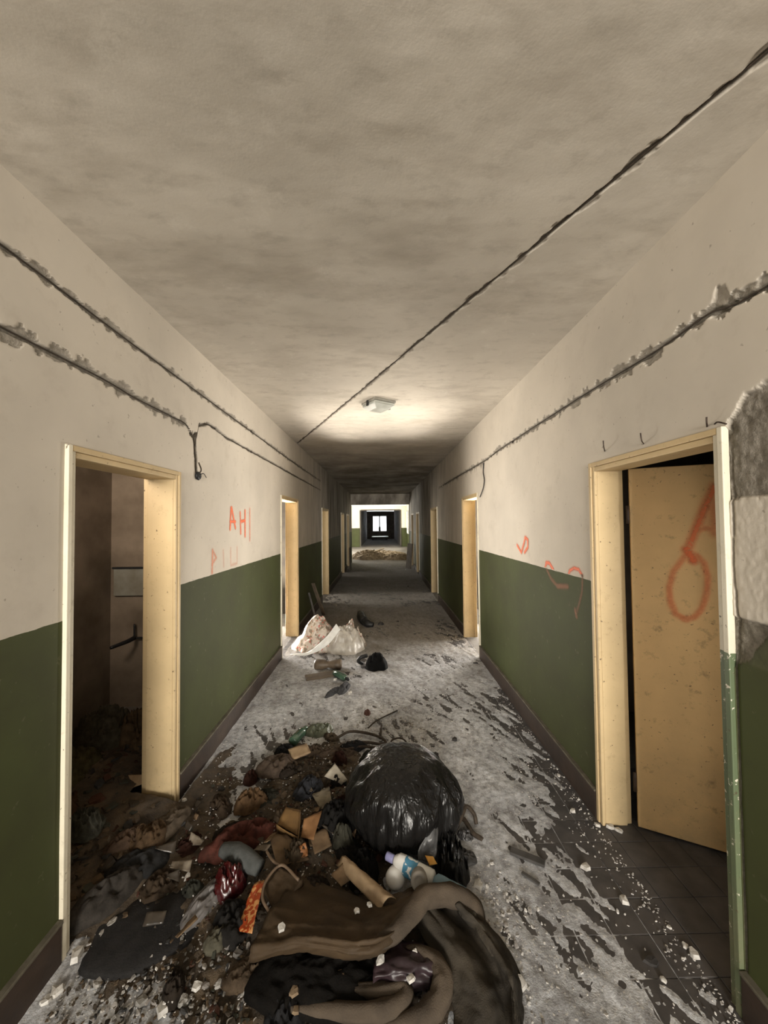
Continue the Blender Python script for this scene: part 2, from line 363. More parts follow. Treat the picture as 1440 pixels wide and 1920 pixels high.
def right_fn(y, z):
    dep = (fbm(y * 2, z * 2, 3, 21) - .5) * .006; cem = np.zeros_like(y)
    zc = np.interp(y, [-4, 1.16, 1.30, 1.37, 1.68, 2.33, 3.85, 4.45, 9], [2.38, 2.395, 2.405, 2.425, 2.408, 2.415, 2.40, 2.375, 2.385])
    d, c = groove(z - zc, y, 6, rag=.030); m = y < 8; dep = dep + d * m; cem = np.maximum(cem, c * m)
    # flaked plaster above the groove by the camera
    fl = 1 - sm(.0, .006, np.maximum(np.abs(y - 1.325) - .028 * (1 - sm(2.40, 2.51, z)) - .012, 0) + np.maximum(2.40 - z, 0) + np.maximum(z - 2.50 + .02 * fbm(y * 60, z * 60, 2, 9), 0))
    fl2 = 1 - sm(.0, .006, np.abs(z - 2.415) - .030 * fbm(y * 25, y * 0, 3, 31) - .004) ; fl2 = fl2 * (y < 1.27)
    fl = np.maximum(fl, fl2); dep = dep + .009 * fl; cem = np.maximum(cem, .55 * fl)
    n = (fbm(y * 14, z * 14, 4, 41) - .5) * .09
    # grey cement patch beside the first right door, with rough render below it
    top = np.interp(y, [-.5, .9, 1.17, 1.25, 1.32], [2.16, 2.12, 2.10, 2.075, 2.00]); a = (1 - sm(-.004, .004, z - top - n * .7)) * sm(-.004, .004, z - 1.745 - n) * (y < 1.33)
    b = (1 - sm(-.01, .01, z - 1.745 - n)) * (y < 1.33) * (z > 1.19) * sm(.6, .8, y) * (1 - sm(.0, .02, z - 1.76 - n))
    c3 = (1 - sm(0, .006, (1.325 - z) * .9 - (y - 1.2) * 1.0 - .02 - n * .5)) * (z < 1.335) * (z > 1.16) * (y > 1.2) * (y < 1.33)
    rough = fbm(y * 45, z * 45, 4, 51)
    dep = dep + a * (.006 + .012 * rough) + b * .004 * fbm(y * 90, z * 90, 4, 52) + c3 * (.004 + .008 * rough)
    cem = np.maximum(cem, np.maximum(a, c3 * .9)); cem = np.maximum(cem, b * .10)
    yk = 1.312 + (fbm(z * 6, z * 0, 3, 61) - .5) * .02; k = (1 - sm(.0015, .005, np.abs(y - yk))) * (z < 2.0) * (z > .12); dep = dep + k * .008; cem = np.maximum(cem, k)
    return dep, cem
build_wall('wall_left', XL, -1, LD, [(1.97, 2.28, .012), (2.28, 2.43, .0042), (2.50, 2.66, .0042)], [(2.56, 2.68, .004)], left_fn, M_wl)
build_wall('wall_right', XR, 1, RD, [(1.12, 2.2, .0085), (2.34, 2.53, .0042)], [(.9, 1.345, .006)], right_fn, M_wr)

# ceiling, its columns following the diagonal chased groove
yc = axis_pts(-6.2, 16.2, ybase, [-6.2, 16.2]); gx = np.clip(1.453 - .4675 * yc, XL + .06, XR - .06); gx_true = 1.453 - .4675 * yc
cols = np.concatenate([np.linspace(0, 1, 74), 1 + np.linspace(.03, 1, 30), 2 + np.linspace(.02, 1, 74)])
t = cols[None, :]; g = gx[:, None]
XL_, XR_ = XL - .04, XR + .04
Xg = np.where(t <= 1, XL_ + (g - .05 - XL_) * t, np.where(t <= 2, g - .05 + .10 * (t - 1), g + .05 + (XR_ - g - .05) * (t - 2))); Yg = np.repeat(yc[:, None], len(cols), 1)
gd, gc = groove((Xg - gx_true[:, None]) * .906, Yg, 14, core=.0045, rag=.018)
near = (Yg > -3); gd = gd * near; gc = gc * near
und = (fbm(Xg * 1.4, Yg * 1.6, 3, 71) - .5) * .022 + (fbm(Xg * 7, Yg * 9, 3, 72) - .5) * .004
V = np.stack([Xg, Yg, H + gd + und * sm(-.02, .12, Xg - XL) * sm(-.02, .12, XR - Xg)], -1).reshape(-1, 3)
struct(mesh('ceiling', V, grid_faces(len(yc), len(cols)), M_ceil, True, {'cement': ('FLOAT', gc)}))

# floor slab under everything, tiles set on it
f = MB().box(-5, 5, -6.3, 41, -.12, -.006).build('floor', M_slab); struct(f)
tile_me = None; n = 0; extra = MB()
def tile_mesh():
    a = .0735; b = .0715; v = [(-a, -a, -.006), (a, -a, -.006), (a, a, -.006), (-a, a, -.006), (-a, -a, -.0015), (a, -a, -.0015), (a, a, -.0015), (-a, a, -.0015), (-b, -b, 0), (b, -b, 0), (b, b, 0), (-b, b, 0)]
    return v, [(0, 1, 5, 4), (1, 2, 6, 5), (2, 3, 7, 6), (3, 0, 4, 7), (4, 5, 9, 8), (5, 6, 10, 9), (6, 7, 11, 10), (7, 4, 8, 11), (8, 9, 10, 11)]
tv, tf = tile_mesh(); proto = None
for r in range(-6, 60):
    for c in range(-18, 12):
        x = 1.07 - .075 + .15 * (c - 0) ; y = 1.588 + .075 + .149 * r
        if x < -1.31 and not (1.3 < y < 2.7 and x > -2.4): continue
        if x > 1.24 and not (.6 < y < 2.7): continue
        if x > 2.3: continue
        dz = random.uniform(-.0012, .0008)
        if -1.32 < x < 1.24 and -4 <= r <= 12 and n < 300:
            if proto is None: proto = o = mesh('floor_tile', tv, tf, M_tile, False)
            else: o = proto.copy(); COL.objects.link(o)
            o.location = (x, y, dz); o.parent = f; n += 1
        else: extra.add((tv, tf), Matrix.Translation((x, y, dz)))
e = extra.build('floor_tiles_beyond', M_tile, f); e['kind'] = 'stuff'

# dust lying over the tiles: a height field that dips under the tile tops where the dark tiles show
xs = np.arange(XL, XR + .001, .0125); ys = []; q = .75
while q < 16.2: ys.append(q); q += max(.0105, .0065 * q)
ys = np.array(ys); Xd, Yd = np.meshgrid(xs, ys, indexing='ij'); u = Xd * .8 + Yd * .6; v_ = -Xd * .6 + Yd * .8
streaks = fbm((Xd + Yd * .45) * 26, (Yd - Xd * .3) * 8, 4, 81); broad = fbm(Xd * 2.2, Yd * 1.6, 3, 82)
bare = sm(.35, 1.15, Xd) * (1 - sm(1.9, 3.2, Yd)) * sm(1.2, 1.55, Yd) + .55 * sm(.9, 1.2, Xd) * (1 - sm(3.2, 4.4, Yd))
hd = .0028 + .016 * (streaks - .5) + .010 * (broad - .5) - .0062 * bare + .003 * (fbm(Xd * 60, Yd * 60, 2, 83) - .5)
hd = np.clip(hd, -.004, .010)
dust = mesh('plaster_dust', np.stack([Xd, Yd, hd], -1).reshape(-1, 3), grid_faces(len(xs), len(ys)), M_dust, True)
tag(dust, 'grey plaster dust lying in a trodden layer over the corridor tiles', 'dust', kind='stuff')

# ------------------------------------------------------------------ baseboards
def segs(doors, lo, hi):
    out = []; a = lo
    for d0, d1, _ in doors: out.append((a, d0 - .004)); a = d1 + .004
    out.append((a, hi)); return out
for name, X, s, doors in (('baseboard_left', XL, 1, LD), ('baseboard_right', XR, -1, RD)):
    b = MB(); l = MB()
    for a, c in segs(doors, -6.15, 16.2):
        b.box(*sorted((X - s * .01, X + s * .018)), a, c, 0, .150); l.box(*sorted((X - s * .01, X + s * .024)), a, c, .150, .162)
    o = b.build(name, M_skirt, bevel=.003); struct(o); lo = l.build('dusty_top_lip', M_lip, o, bevel=.003)

# ------------------------------------------------------------------ doors and frames
def door_frame(idx, side, X, y0, y1, zt, dep, near_mat=None, far_mat=None):
    s = -1 if side == 'L' else 1; e = empty('door_%d' % idx, (X, (y0 + y1) / 2, 0)); struct(e)
    def part(nm, boxes, m, bev=.003):
        b = MB()
        for bx in boxes:
            xa, xb = sorted((bx[0], bx[1])); b.box(xa, xb, *bx[2:])
        o = b.build(nm, m, None, bevel=bev); o.parent = e; o.matrix_parent_inverse = Matrix.Translation((-X, -(y0 + y1) / 2, 0)); return o
    p = lambda d: X + s * d
    part('casing', [(p(-.016), p(.01), y0, y0 + .022, 0, zt), (p(-.008), p(.01), y0 + .022, y0 + .046, 0, zt - .02)], near_mat or M_frame_lit)
    part('casing', [(p(-.016), p(.01), y1 - .022, y1, 0, zt), (p(-.008), p(.01), y1 - .046, y1 - .022, 0, zt - .02)], far_mat or M_frame)
    part('head_casing', [(p(-.015), p(.01), y0 + .0225, y1 - .0225, zt - .024, zt), (p(-.007), p(.01), y0 + .0465, y1 - .0465, zt - .05, zt - .0245)], M_frame)
    part('jamb_lining', [(p(.01), p(dep - .03), y0 + .016, y0 + .046, 0, zt - .02), (p(dep - .03), p(dep), y0 + .016, y0 + .034, 0, zt - .02)], M_frame)
    part('jamb_lining', [(p(.01), p(dep - .03), y1 - .046, y1 - .016, 0, zt - .02), (p(dep - .03), p(dep), y1 - .034, y1 - .016, 0, zt - .02)], M_frame)
    part('head_lining', [(p(.01), p(dep - .03), y0 + .046, y1 - .046, zt - .05, zt - .02), (p(dep - .03), p(dep), y0 + .034, y1 - .034, zt - .038, zt - .02)], M_frame)
    return e
k = 1
for i, (a, b, t_) in enumerate(LD):
    door_frame(k, 'L', XL, a, b, t_, (.195, .175, .15, .14, .14)[i]); k += 1
for i, (a, b, t_) in enumerate(RD):
    door_frame(k, 'R', XR, a, b, t_, (.16, .18, .17, .14, .14)[i], M_frame_split if i == 0 else None); k += 1
# open leaf of the first right door
hx, hy = 1.378, 2.138; ang = math.atan2(1.956 - 2.139, 1.721 - 1.373); W = .79
leaf = empty('door_leaf', (hx, hy, 0)); leaf.rotation_euler.z = ang
tag(leaf, 'ochre door leaf swung half open into the dark room, orange spray loop on it', 'door')
panel = MB().box(0.01, W, -.02, .02, .012, 1.955).build('door_panel', M_leaf, leaf, bevel=.003)
for z in (.25, 1.70): MB().add(tube([(0, -.024, z - .05), (0, -.024, z + .05)], .008, 4)).build('hinge', M_skirt, panel, True)
hb = MB().add(lathe([(.024, 0), (.024, .006), (.01, .008), (.01, .04), (.006, .042)], (0, -1, 0), (W - .06, -.02, 1.02)))
hb.add(tube([(W - .06, -.055, 1.02), (W - .12, -.06, 1.02), (W - .17, -.055, 1.018)], .009)); hb.build('door_handle', M_black, panel, True)

# rooms behind the doors
def room(name, x0, x1, y0, y1, m, open_side):
    v, fs = box(x0, x1, y0, y1, -.01, H); fs = [q for i, q in enumerate(fs) if i not in ((0 if open_side == 'x0' else 1), 4)]
    o = mesh(name, v, fs, m, False); struct(o); return o
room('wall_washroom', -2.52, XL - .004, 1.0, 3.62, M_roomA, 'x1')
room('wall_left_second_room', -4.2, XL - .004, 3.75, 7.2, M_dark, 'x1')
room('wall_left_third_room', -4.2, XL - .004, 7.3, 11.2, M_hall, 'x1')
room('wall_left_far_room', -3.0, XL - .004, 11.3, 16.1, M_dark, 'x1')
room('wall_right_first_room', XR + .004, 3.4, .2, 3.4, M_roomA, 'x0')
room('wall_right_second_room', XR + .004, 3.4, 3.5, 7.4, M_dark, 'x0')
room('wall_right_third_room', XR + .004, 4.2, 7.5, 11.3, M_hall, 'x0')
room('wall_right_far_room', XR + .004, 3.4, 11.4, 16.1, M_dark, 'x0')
v, fs = box(-1.30, 1.25, -6.2, -6.15, 0, H); struct(mesh('wall_behind', v, fs, M_wl, False))

# washroom fittings seen through the left door
sp = empty('washbasin_panel', (-2.470, 3.600, 1.027)); tag(sp, 'pale splashback panel fixed on the back wall of the dim room on the left', 'panel')
x0, _, z1 = (-2.472, 3.600, 1.278); x1, _, z0 = (-2.101, 3.600, 1.018)
o = MB().box(x0, x1, 3.585, 3.612, z0, z1 - .012).build('panel_face', mat('pale_grey_enamel', (.26, .26, .22), (.17, .15, .11), .45, 5, .1), None, bevel=.004); o.parent = sp; o.matrix_parent_inverse = sp.matrix_world.inverted(); 
sp.location = (x0, 3.60, z0); o.matrix_parent_inverse = Matrix.Translation((-x0, -3.6, -z0))
o = MB().box(x0 - .01, x1, 3.575, 3.615, z1 - .012, z1 + .004).build('top_rail', M_black, None, bevel=.002); o.parent = sp; o.matrix_parent_inverse = Matrix.Translation((-x0, -3.6, -z0))
tp = MB().add(tube([(-2.330, 3.350, 0.617), (-2.274, 3.480, 0.631), (-2.272, 3.580, 0.635)], [.014, .018, .02], 14)).add(tube([(-2.279, 3.590, 0.758), (-2.272, 3.580, 0.635)], .008, 8)).add(tube([(-2.272, 3.580, 0.635), (-2.087, 3.580, 0.632)], .009, 8)).build('water_pipe', M_black, None, True)
base_origin(tp); tag(tp, 'black tap pipe jutting from the back wall below the pale panel', 'pipe')

# ------------------------------------------------------------------ portal, hall and far corridor
MB().box(XL - .3, XR + .3, 16.05, 16.3, 2.43, H + .02).build('wall_portal_lintel', M_wl, bevel=.01); struct(bpy.data.objects['wall_portal_lintel'])
for nm, a, b in (('wall_portal_left', XL - .35, XL + .02), ('wall_portal_right', XR - .02, XR + .35)):
    struct(MB().box(a, b, 16.05, 16.3, 0, 2.43).build(nm, M_wl, bevel=.01))
def hbox(name, x0, x1, y0, y1, drop, m=M_hall):
    v, fs = box(x0, x1, y0, y1, -.01, H + .02); fs = [q for i, q in enumerate(fs) if i not in drop]; struct(mesh(name, v, fs, m, False))
hbox('wall_hall', -4.2, 1.78, 16.2, 26.8, (2, 3, 4))
hw = MB().box(-4.2, -1.42, 26.8, 26.95, 0, H).box(1.38, 1.78, 26.8, 26.95, 0, H).box(-1.42, 1.38, 26.8, 26.95, 2.55, H); struct(hw.build('wall_hall_back', M_hall))
hf = MB().box(-4.2, XL - .3, 16.15, 16.25, 0, H).box(XR + .3, 1.78, 16.15, 16.25, 0, H); struct(hf.build('wall_hall_front', M_hall))
ef = empty('door_11', (0, 26.78, 0)); struct(ef)
for bx in ((-1.46, -1.38, 26.74, 26.8, 0, 2.55), (1.34, 1.42, 26.74, 26.8, 0, 2.55), (-1.38, 1.34, 26.74, 26.8, 2.50, 2.58)):
    o = MB().box(*bx).build('dark_trim', M_dark, None); o.parent = ef; o.matrix_parent_inverse = Matrix.Translation((0, -26.78, 0))
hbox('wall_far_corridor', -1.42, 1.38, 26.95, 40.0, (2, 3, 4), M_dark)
# end wall with the bright window
wx0, wx1, wz0, wz1 = -.86, .62, .74, 2.40
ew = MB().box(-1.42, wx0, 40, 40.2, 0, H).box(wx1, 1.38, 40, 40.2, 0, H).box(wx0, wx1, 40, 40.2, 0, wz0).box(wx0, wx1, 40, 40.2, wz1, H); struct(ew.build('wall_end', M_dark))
wn = empty('window_1', (-.12, 40.05, wz0)); struct(wn)
mw = mat('grey_window_frame', (.5, .5, .48), (.35, .35, .33), .6, 8)
def wpart(nm, *bx, m=mw):
    o = MB().box(*bx).build(nm, m, None); o.parent = wn; o.matrix_parent_inverse = Matrix.Translation((.12, -40.05, -wz0)); return o
for bx in ((wx0, wx0 + .07), (wx1 - .07, wx1)): wpart('window_stile', bx[0], bx[1], 40.03, 40.1, wz0, wz1)
wpart('mullion', -.19, -.05, 40.03, 40.1, wz0, wz1); wpart('window_rail', wx0, wx1, 40.035, 40.095, wz0, wz0 + .08); wpart('window_rail', wx0, wx1, 40.035, 40.095, wz1 - .08, wz1)
wpart('latch_block', -.24, 0, 40.0, 40.06, wz0 + .08, wz0 + .5, m=M_dark)
gl = NT('window_glass'); gl.b.inputs['Transmission Weight'].default_value = 1; gl.b.inputs['Roughness'].default_value = 0; gl.b.inputs['IOR'].default_value = 1.1
for a, b in ((wx0 + .07, -.19), (-.05, wx1 - .07)): wpart('pane', a, b, 40.06, 40.066, wz0 + .08, wz1 - .08, m=gl.m)
bd = empty('floor_light_patch', (-.12, 38.5, 0)); tag(bd, 'raised white slab standing in for a patch of light on the floor below the far bright window', 'light_patch')
MB().box(-.78, .84, -1.3, 1.2, .27, .31).build('board', mat('light_patch_white', (.85, .85, .82), (.8, .8, .77), .5, 5), bd)  # white slab added in place of the light patch on the floor
for sx in (-.7, .7): MB().box(sx - .05, sx + .05, -1, 1, 0, .27).build('block', M_dark, bd)
# bright slit window in the hall's right wall
w2 = empty('window_2', (1.74, 24.6, .95)); struct(w2)
for bx in ((-.03, .03, -.75, -.68, 0, 1.5), (-.03, .03, .68, .75, 0, 1.5), (-.03, .03, -.68, .68, 0, .07), (-.03, .03, -.68, .68, 1.43, 1.5), (-.03, .03, -.03, .03, .07, 1.43)):
    MB().box(*bx).build('window_bar', mw, w2)

# ------------------------------------------------------------------ spray paint on the walls (flat print, thin films)
def decal(name, parent, org, eu, en, nrm, w_, h_, strokes, m, res=.005, off=.003, pinv=None):
    nu = int(w_ / res) + 1; nv = int(h_ / res) + 1; U, Vv = np.meshgrid(np.linspace(0, w_, nu), np.linspace(0, h_, nv), indexing='ij'); A = np.zeros_like(U)
    org = np.array(org, float); eu = np.array(eu, float); en = np.array(en, float); nrm = np.array(nrm, float)
    for pts, wd, op in strokes:
        P = np.array([((np.array(p) - org).dot(eu), (np.array(p) - org).dot(en)) for p in pts])
        for a, b in zip(P[:-1], P[1:]):
            d = b - a; L2 = d.dot(d) + 1e-9; tt = np.clip(((U - a[0]) * d[0] + (Vv - a[1]) * d[1]) / L2, 0, 1)
            D_ = np.hypot(U - a[0] - tt * d[0], Vv - a[1] - tt * d[1]); A = np.maximum(A, op * (1 - sm(wd * .1, wd * 1.45, D_)))
    V = org + U[..., None] * eu + Vv[..., None] * en + nrm * off; F = grid_faces(nu, nv); fa = A.ravel()[F].max(1); F = F[fa > .01]
    us, inv = np.unique(F.ravel(), return_inverse=True)
    o = mesh(name, V.reshape(-1, 3)[us], inv.reshape(-1, 4), m, True, {'spray': ('FLOAT', A.ravel()[us])})
    if parent: o.parent = parent
    return o
WL = bpy.data.objects['wall_left']; WR = bpy.data.objects['wall_right']
S1 = [([(-1.250, 3.219, 1.807), (-1.250, 3.197, 1.629)], .016, 1), ([(-1.250, 3.230, 1.807), (-1.250, 3.313, 1.636)], .016, 1), ([(-1.250, 3.197, 1.691), (-1.250, 3.313, 1.691)], .014, 1),
      ([(-1.250, 3.426, 1.772), (-1.250, 3.439, 1.587)], .016, .8), ([(-1.250, 3.546, 1.790), (-1.250, 3.547, 1.560)], .018, .9), ([(-1.250, 3.439, 1.691), (-1.250, 3.546, 1.702)], .016, 1), ([(-1.250, 3.676, 1.809), (-1.250, 3.676, 1.520)], .02, .45)]
decal('sprayed_letters', WL, (XL, 2.7, 1.4), (0, 1, 0), (0, 0, 1), (1, 0, 0), 1.3, .6, S1, M_spray)['label'] = 'orange sprayed letters AH on cream wall'
S2 = [([(-1.250, 2.865, 1.477), (-1.250, 2.857, 1.309)], .018, 1), ([(-1.250, 2.865, 1.477), (-1.250, 2.930, 1.416), (-1.250, 2.866, 1.382)], .014, .9), ([(-1.250, 3.058, 1.463), (-1.250, 3.069, 1.336)], .014, .5), ([(-1.250, 3.209, 1.470), (-1.250, 3.209, 1.328), (-1.250, 3.351, 1.331), (-1.250, 3.351, 1.469)], .014, .5)]
decal('sprayed_letters', WL, (XL, 2.6, 1.30), (0, 1, 0), (0, 0, 1), (1, 0, 0), 1.0, .3, S2, M_spray2)['label'] = 'faded orange letters just above the green dado'
S3 = [([(1.206, 3.399, 1.460), (1.206, 3.299, 1.402), (1.206, 3.233, 1.488), (1.206, 3.206, 1.538), (1.206, 3.149, 1.518), (1.206, 3.152, 1.457), (1.206, 3.225, 1.408)], .016, .9),
      ([(1.206, 2.822, 1.322), (1.206, 2.802, 1.367), (1.206, 2.749, 1.369), (1.206, 2.691, 1.330)], .016, 1), ([(1.206, 2.478, 1.315), (1.206, 2.455, 1.352), (1.206, 2.400, 1.375), (1.206, 2.342, 1.373), (1.206, 2.300, 1.340)], .013, .9)]
decal('sprayed_letters', WR, (XR, 2.2, 1.33), (0, 1, 0), (0, 0, 1), (-1, 0, 0), 1.3, .3, S3, M_spray)['label'] = 'orange sprayed strokes above the green dado'
S4 = [([(1.206, 2.795, 1.317), (1.206, 2.728, 1.262), (1.206, 2.647, 1.230), (1.206, 2.495, 1.247)], .016, .8), ([(1.206, 2.631, 1.225), (1.206, 2.488, 1.245)], .02, 1), ([(1.206, 2.300, 1.340), (1.206, 2.310, 1.242), (1.206, 2.352, 1.154), (1.206, 2.394, 1.079)], .012, .7), ([(1.206, 2.398, 1.118), (1.206, 2.381, 1.079)], .016, 1)]
decal('sprayed_letters', WR, (XR, 2.2, 1.0), (0, 1, 0), (0, 0, 1), (-1, 0, 0), .8, .35, S4, M_spray3)['label'] = 'dull orange sprayed strokes on the green dado'
ld = Vector((math.cos(ang), math.sin(ang), 0)); ln = Vector((math.sin(ang), -math.cos(ang), 0))
lp = lambda pts: [(Matrix.Rotation(-ang, 3, 'Z') @ (Vector(p) - Vector((hx, hy, 0)))) for p in pts]
S5 = [(p_, w_ * 1.15, o_ * .72) for p_, w_, o_ in [(lp([(1.715, 1.961, 1.840), (1.674, 1.982, 1.723), (1.636, 2.002, 1.598), (1.610, 2.016, 1.514), (1.614, 2.014, 1.481)]), .020, .8), (lp([(1.704, 1.967, 1.621), (1.660, 1.990, 1.626), (1.627, 2.007, 1.565)]), .014, .5),
      (lp([(1.606, 2.018, 1.514), (1.629, 2.006, 1.459)]), .022, 1), (lp([(1.602, 2.020, 1.486), (1.555, 2.045, 1.399), (1.535, 2.055, 1.313), (1.539, 2.053, 1.228), (1.559, 2.043, 1.174), (1.590, 2.026, 1.149), (1.626, 2.007, 1.165), (1.655, 1.993, 1.212), (1.674, 1.982, 1.296), (1.679, 1.979, 1.379), (1.668, 1.986, 1.447), (1.641, 2.000, 1.487), (1.622, 2.010, 1.498)]), .014, .62),
      (lp([(1.536, 2.055, 1.256), (1.559, 2.043, 1.174), (1.598, 2.022, 1.150)]), .015, .6), (lp([(1.713, 1.962, 1.840), (1.709, 1.964, 1.599)]), .022, .45)]]
decal('sprayed_loop', panel, (0, -.021, .9), (1, 0, 0), (0, 0, 1), (0, -1, 0), .62, 1.0, S5, M_spray, off=.002)['label'] = 'orange sprayed looping figure on the leaf'

# ------------------------------------------------------------------ cables, wall box, nails, lamp
def cable(pts, r, label, nm='cable', m=M_cable):
    o = MB().add(tube(pts, r, sides=6, n=60)).build(nm, m, None, True); base_origin(o); tag(o, label, 'cable'); return o
cable([(1.46, -.01, H + .006)] + [(1.453 - .4675 * y, y, H + .007) for y in (.6, .95, 1.6, 2.3, 3, 4, 5, 5.7)], .0028, 'dark line running diagonally across the ceiling in a ragged groove')  # thin dark tube laid in to draw the ceiling groove as a dark line
cable([(XL - .005, y, z) for y, z in ((.3, 2.612), (1.25, 2.607), (1.94, 2.591), (3.5, 2.573), (5.36, 2.553), (7.5, 2.55))], .003, 'dark line in the upper groove of the left wall under the ceiling')  # dark tube that draws the line of the upper left groove
cable([(XL - .005, y, z) for y, z in ((.3, 2.33), (1.26, 2.331), (1.735, 2.334), (1.96, 2.322), (2.3, 2.322), (2.48, 2.318), (2.575, 2.25), (2.605, 2.13), (2.618, 2.02))], .003, 'lower left wall cable dropping to the small black box by the door')
cable([(XL - .004, y, z) for y, z in ((2.60, 2.20), (2.64, 2.34), (2.70, 2.385), (2.915, 2.399), (3.16, 2.376), (5.73, 2.366), (7.5, 2.36))], .0035, 'thin cable going on along the left wall beyond the black box')
cable([(XR + .005, y, z) for y, z in ((.3, 2.39), (1.16, 2.395), (1.30, 2.405), (1.40, 2.425), (1.68, 2.408), (2.33, 2.415), (3.85, 2.40), (4.45, 2.375), (6.5, 2.385), (7.5, 2.38))], .003, 'dark line sunk along the upper right wall in a chipped groove')  # thin tube drawing the dark line of the right wall groove
cable([(1.200, 4.432, 2.351), (1.198, 4.454, 2.248), (1.196, 4.407, 2.150), (1.194, 4.451, 2.061), (1.190, 4.586, 1.965)], .006, 'loose black cable end hanging beside the second right door', 'loose_cable', M_black)
wb = empty('junction_box', (XL, 2.62, 2.0)); tag(wb, 'small broken black junction box with wire ends on the left wall', 'junction box')
MB().add(lathe([(.004, 0), (.026, .001), (.030, .012), (.022, .022), (.008, .016)], (1, 0, 0), (0, 0, 0))).build('box_shell', M_black, wb, True)
MB().add(tube([(.01, -.01, .0), (.03, .03, .02), (.025, .07, .012), (.02, .10, 0)], .003, 12, 5)).build('wire', M_black, wb, True)
MB().add(tube([(.01, 0, .01), (.03, .0, .04), (.02, -.015, .09)], .005, 12, 5)).build('wire', M_cable, wb, True)
mn = mat('rusty_iron', (.06, .04, .03), (.03, .02, .015), .7, 60)
for pts, lb in (([(1.206, 2.045, 2.042), (1.170, 1.992, 2.055), (1.165, 1.987, 2.087)], 'bent nail above the far end of the first right door frame'),
                ([(1.206, 1.740, 2.019), (1.175, 1.708, 2.028), (1.170, 1.707, 2.061)], 'bent nail above the middle of the first right door frame'),
                ([(1.206, 1.398, 2.012), (1.185, 1.375, 2.022), (1.180, 1.369, 2.040)], 'upright nail above the near end of the first right door frame'),
                ([(1.206, 1.366, 2.014), (1.180, 1.324, 2.010), (1.170, 1.280, 1.992)], 'flat nail lying along the near top corner of the first right door frame')):
    o = MB().add(tube(pts, .0028, 10, 6)).build('nail', mn, None, True); base_origin(o); tag(o, lb, 'nail')
lamp = empty('ceiling_lamp', (-.012, 3.80, H)); lamp.rotation_euler.z = math.radians(33); tag(lamp, 'square grey ceiling lamp with a dished diffuser near the middle of the corridor', 'lamp')
ml = mat('lamp_metal', (.30, .29, .25), (.2, .19, .16), .5, 14); mg = mat('milky_diffuser', (.50, .52, .48), (.36, .36, .32), .35, 6, .1)
MB().box(-.125, .125, -.125, .125, -.022, .016).build('lamp_base', ml, lamp, bevel=.005)
def frus(a, z0, b, z1): return [(-a, -a, z0), (a, -a, z0), (a, a, z0), (-a, a, z0), (-b, -b, z1), (b, -b, z1), (b, b, z1), (-b, b, z1)], [(0, 3, 2, 1), (4, 5, 6, 7), (0, 1, 5, 4), (1, 2, 6, 5), (2, 3, 7, 6), (3, 0, 4, 7)]
MB().add(frus(.115, -.022, .118, -.045)).add(frus(.117, -.0455, .07, -.085)).build('diffuser', mg, lamp, bevel=.006)
for sx in (-1, 1): MB().box(sx * .128 - .006, sx * .128 + .006, -.015, .015, -.055, -.005).build('clip', M_black, bpy.data.objects['diffuser'])

# ------------------------------------------------------------------ the rubbish heap
def pile(x, y):
    x = np.asarray(x, float); y = np.asarray(y, float)
    g = lambda cx, cy, sx, sy, h: h * np.exp(-((x - cx) / sx) ** 2 - ((y - cy) / sy) ** 2)
    return g(-.38, 2.05, .36, .50, .085) + g(-.1, 1.45, .45, .22, .05) + g(-1.75, 2.45, .45, .55, .20) + g(-1.2, 2.05, .25, .35, .05) + g(-.45, 2.75, .30, .30, .03) + g(-.9, 1.65, .3, .25, .02) - .008
def pz(x, y): return max(float(pile(x, y)), 0.0)
xs = np.arange(-2.50, .62, .018); ys = np.arange(1.05, 3.45, .018); Xp, Yp = np.meshgrid(xs, ys, indexing='ij')
Zp = pile(Xp, Yp) + (fbm(Xp * 14, Yp * 14, 4, 91) - .5) * .045 - .012 * (1 - sm(0, .03, pile(Xp, Yp)))
FF = grid_faces(len(xs), len(ys)); zc_ = Zp.ravel()[FF].max(1); fx = Xp.ravel()[FF].mean(1); fy = Yp.ravel()[FF].mean(1)
ok = (zc_ > -.004) & ~((fx < -1.19) & ((fy < 1.60) | (fy > 2.30)) & (fx > -1.47)) & ~((fx < -1.24) & (fy < 1.59)); FF = FF[ok]; us, inv = np.unique(FF.ravel(), return_inverse=True)
tmd = NT('dirt'); tmd.col(tmd.mix(tmd.ramp(tmd.noise(9, 6, .7), .35, .65), (.045, .035, .026), (.105, .075, .045))); tmd.b.inputs['Roughness'].default_value = .95; tmd.bump(tmd.noise(60, 6, .7), 1, .012)
tag(mesh('dirt_heap', np.stack([Xp, Yp, Zp], -1).reshape(-1, 3)[us], inv.reshape(-1, 4), tmd.m), 'dark dirt and ash under the rubbish heap on the left of the floor', 'dirt', kind='stuff')

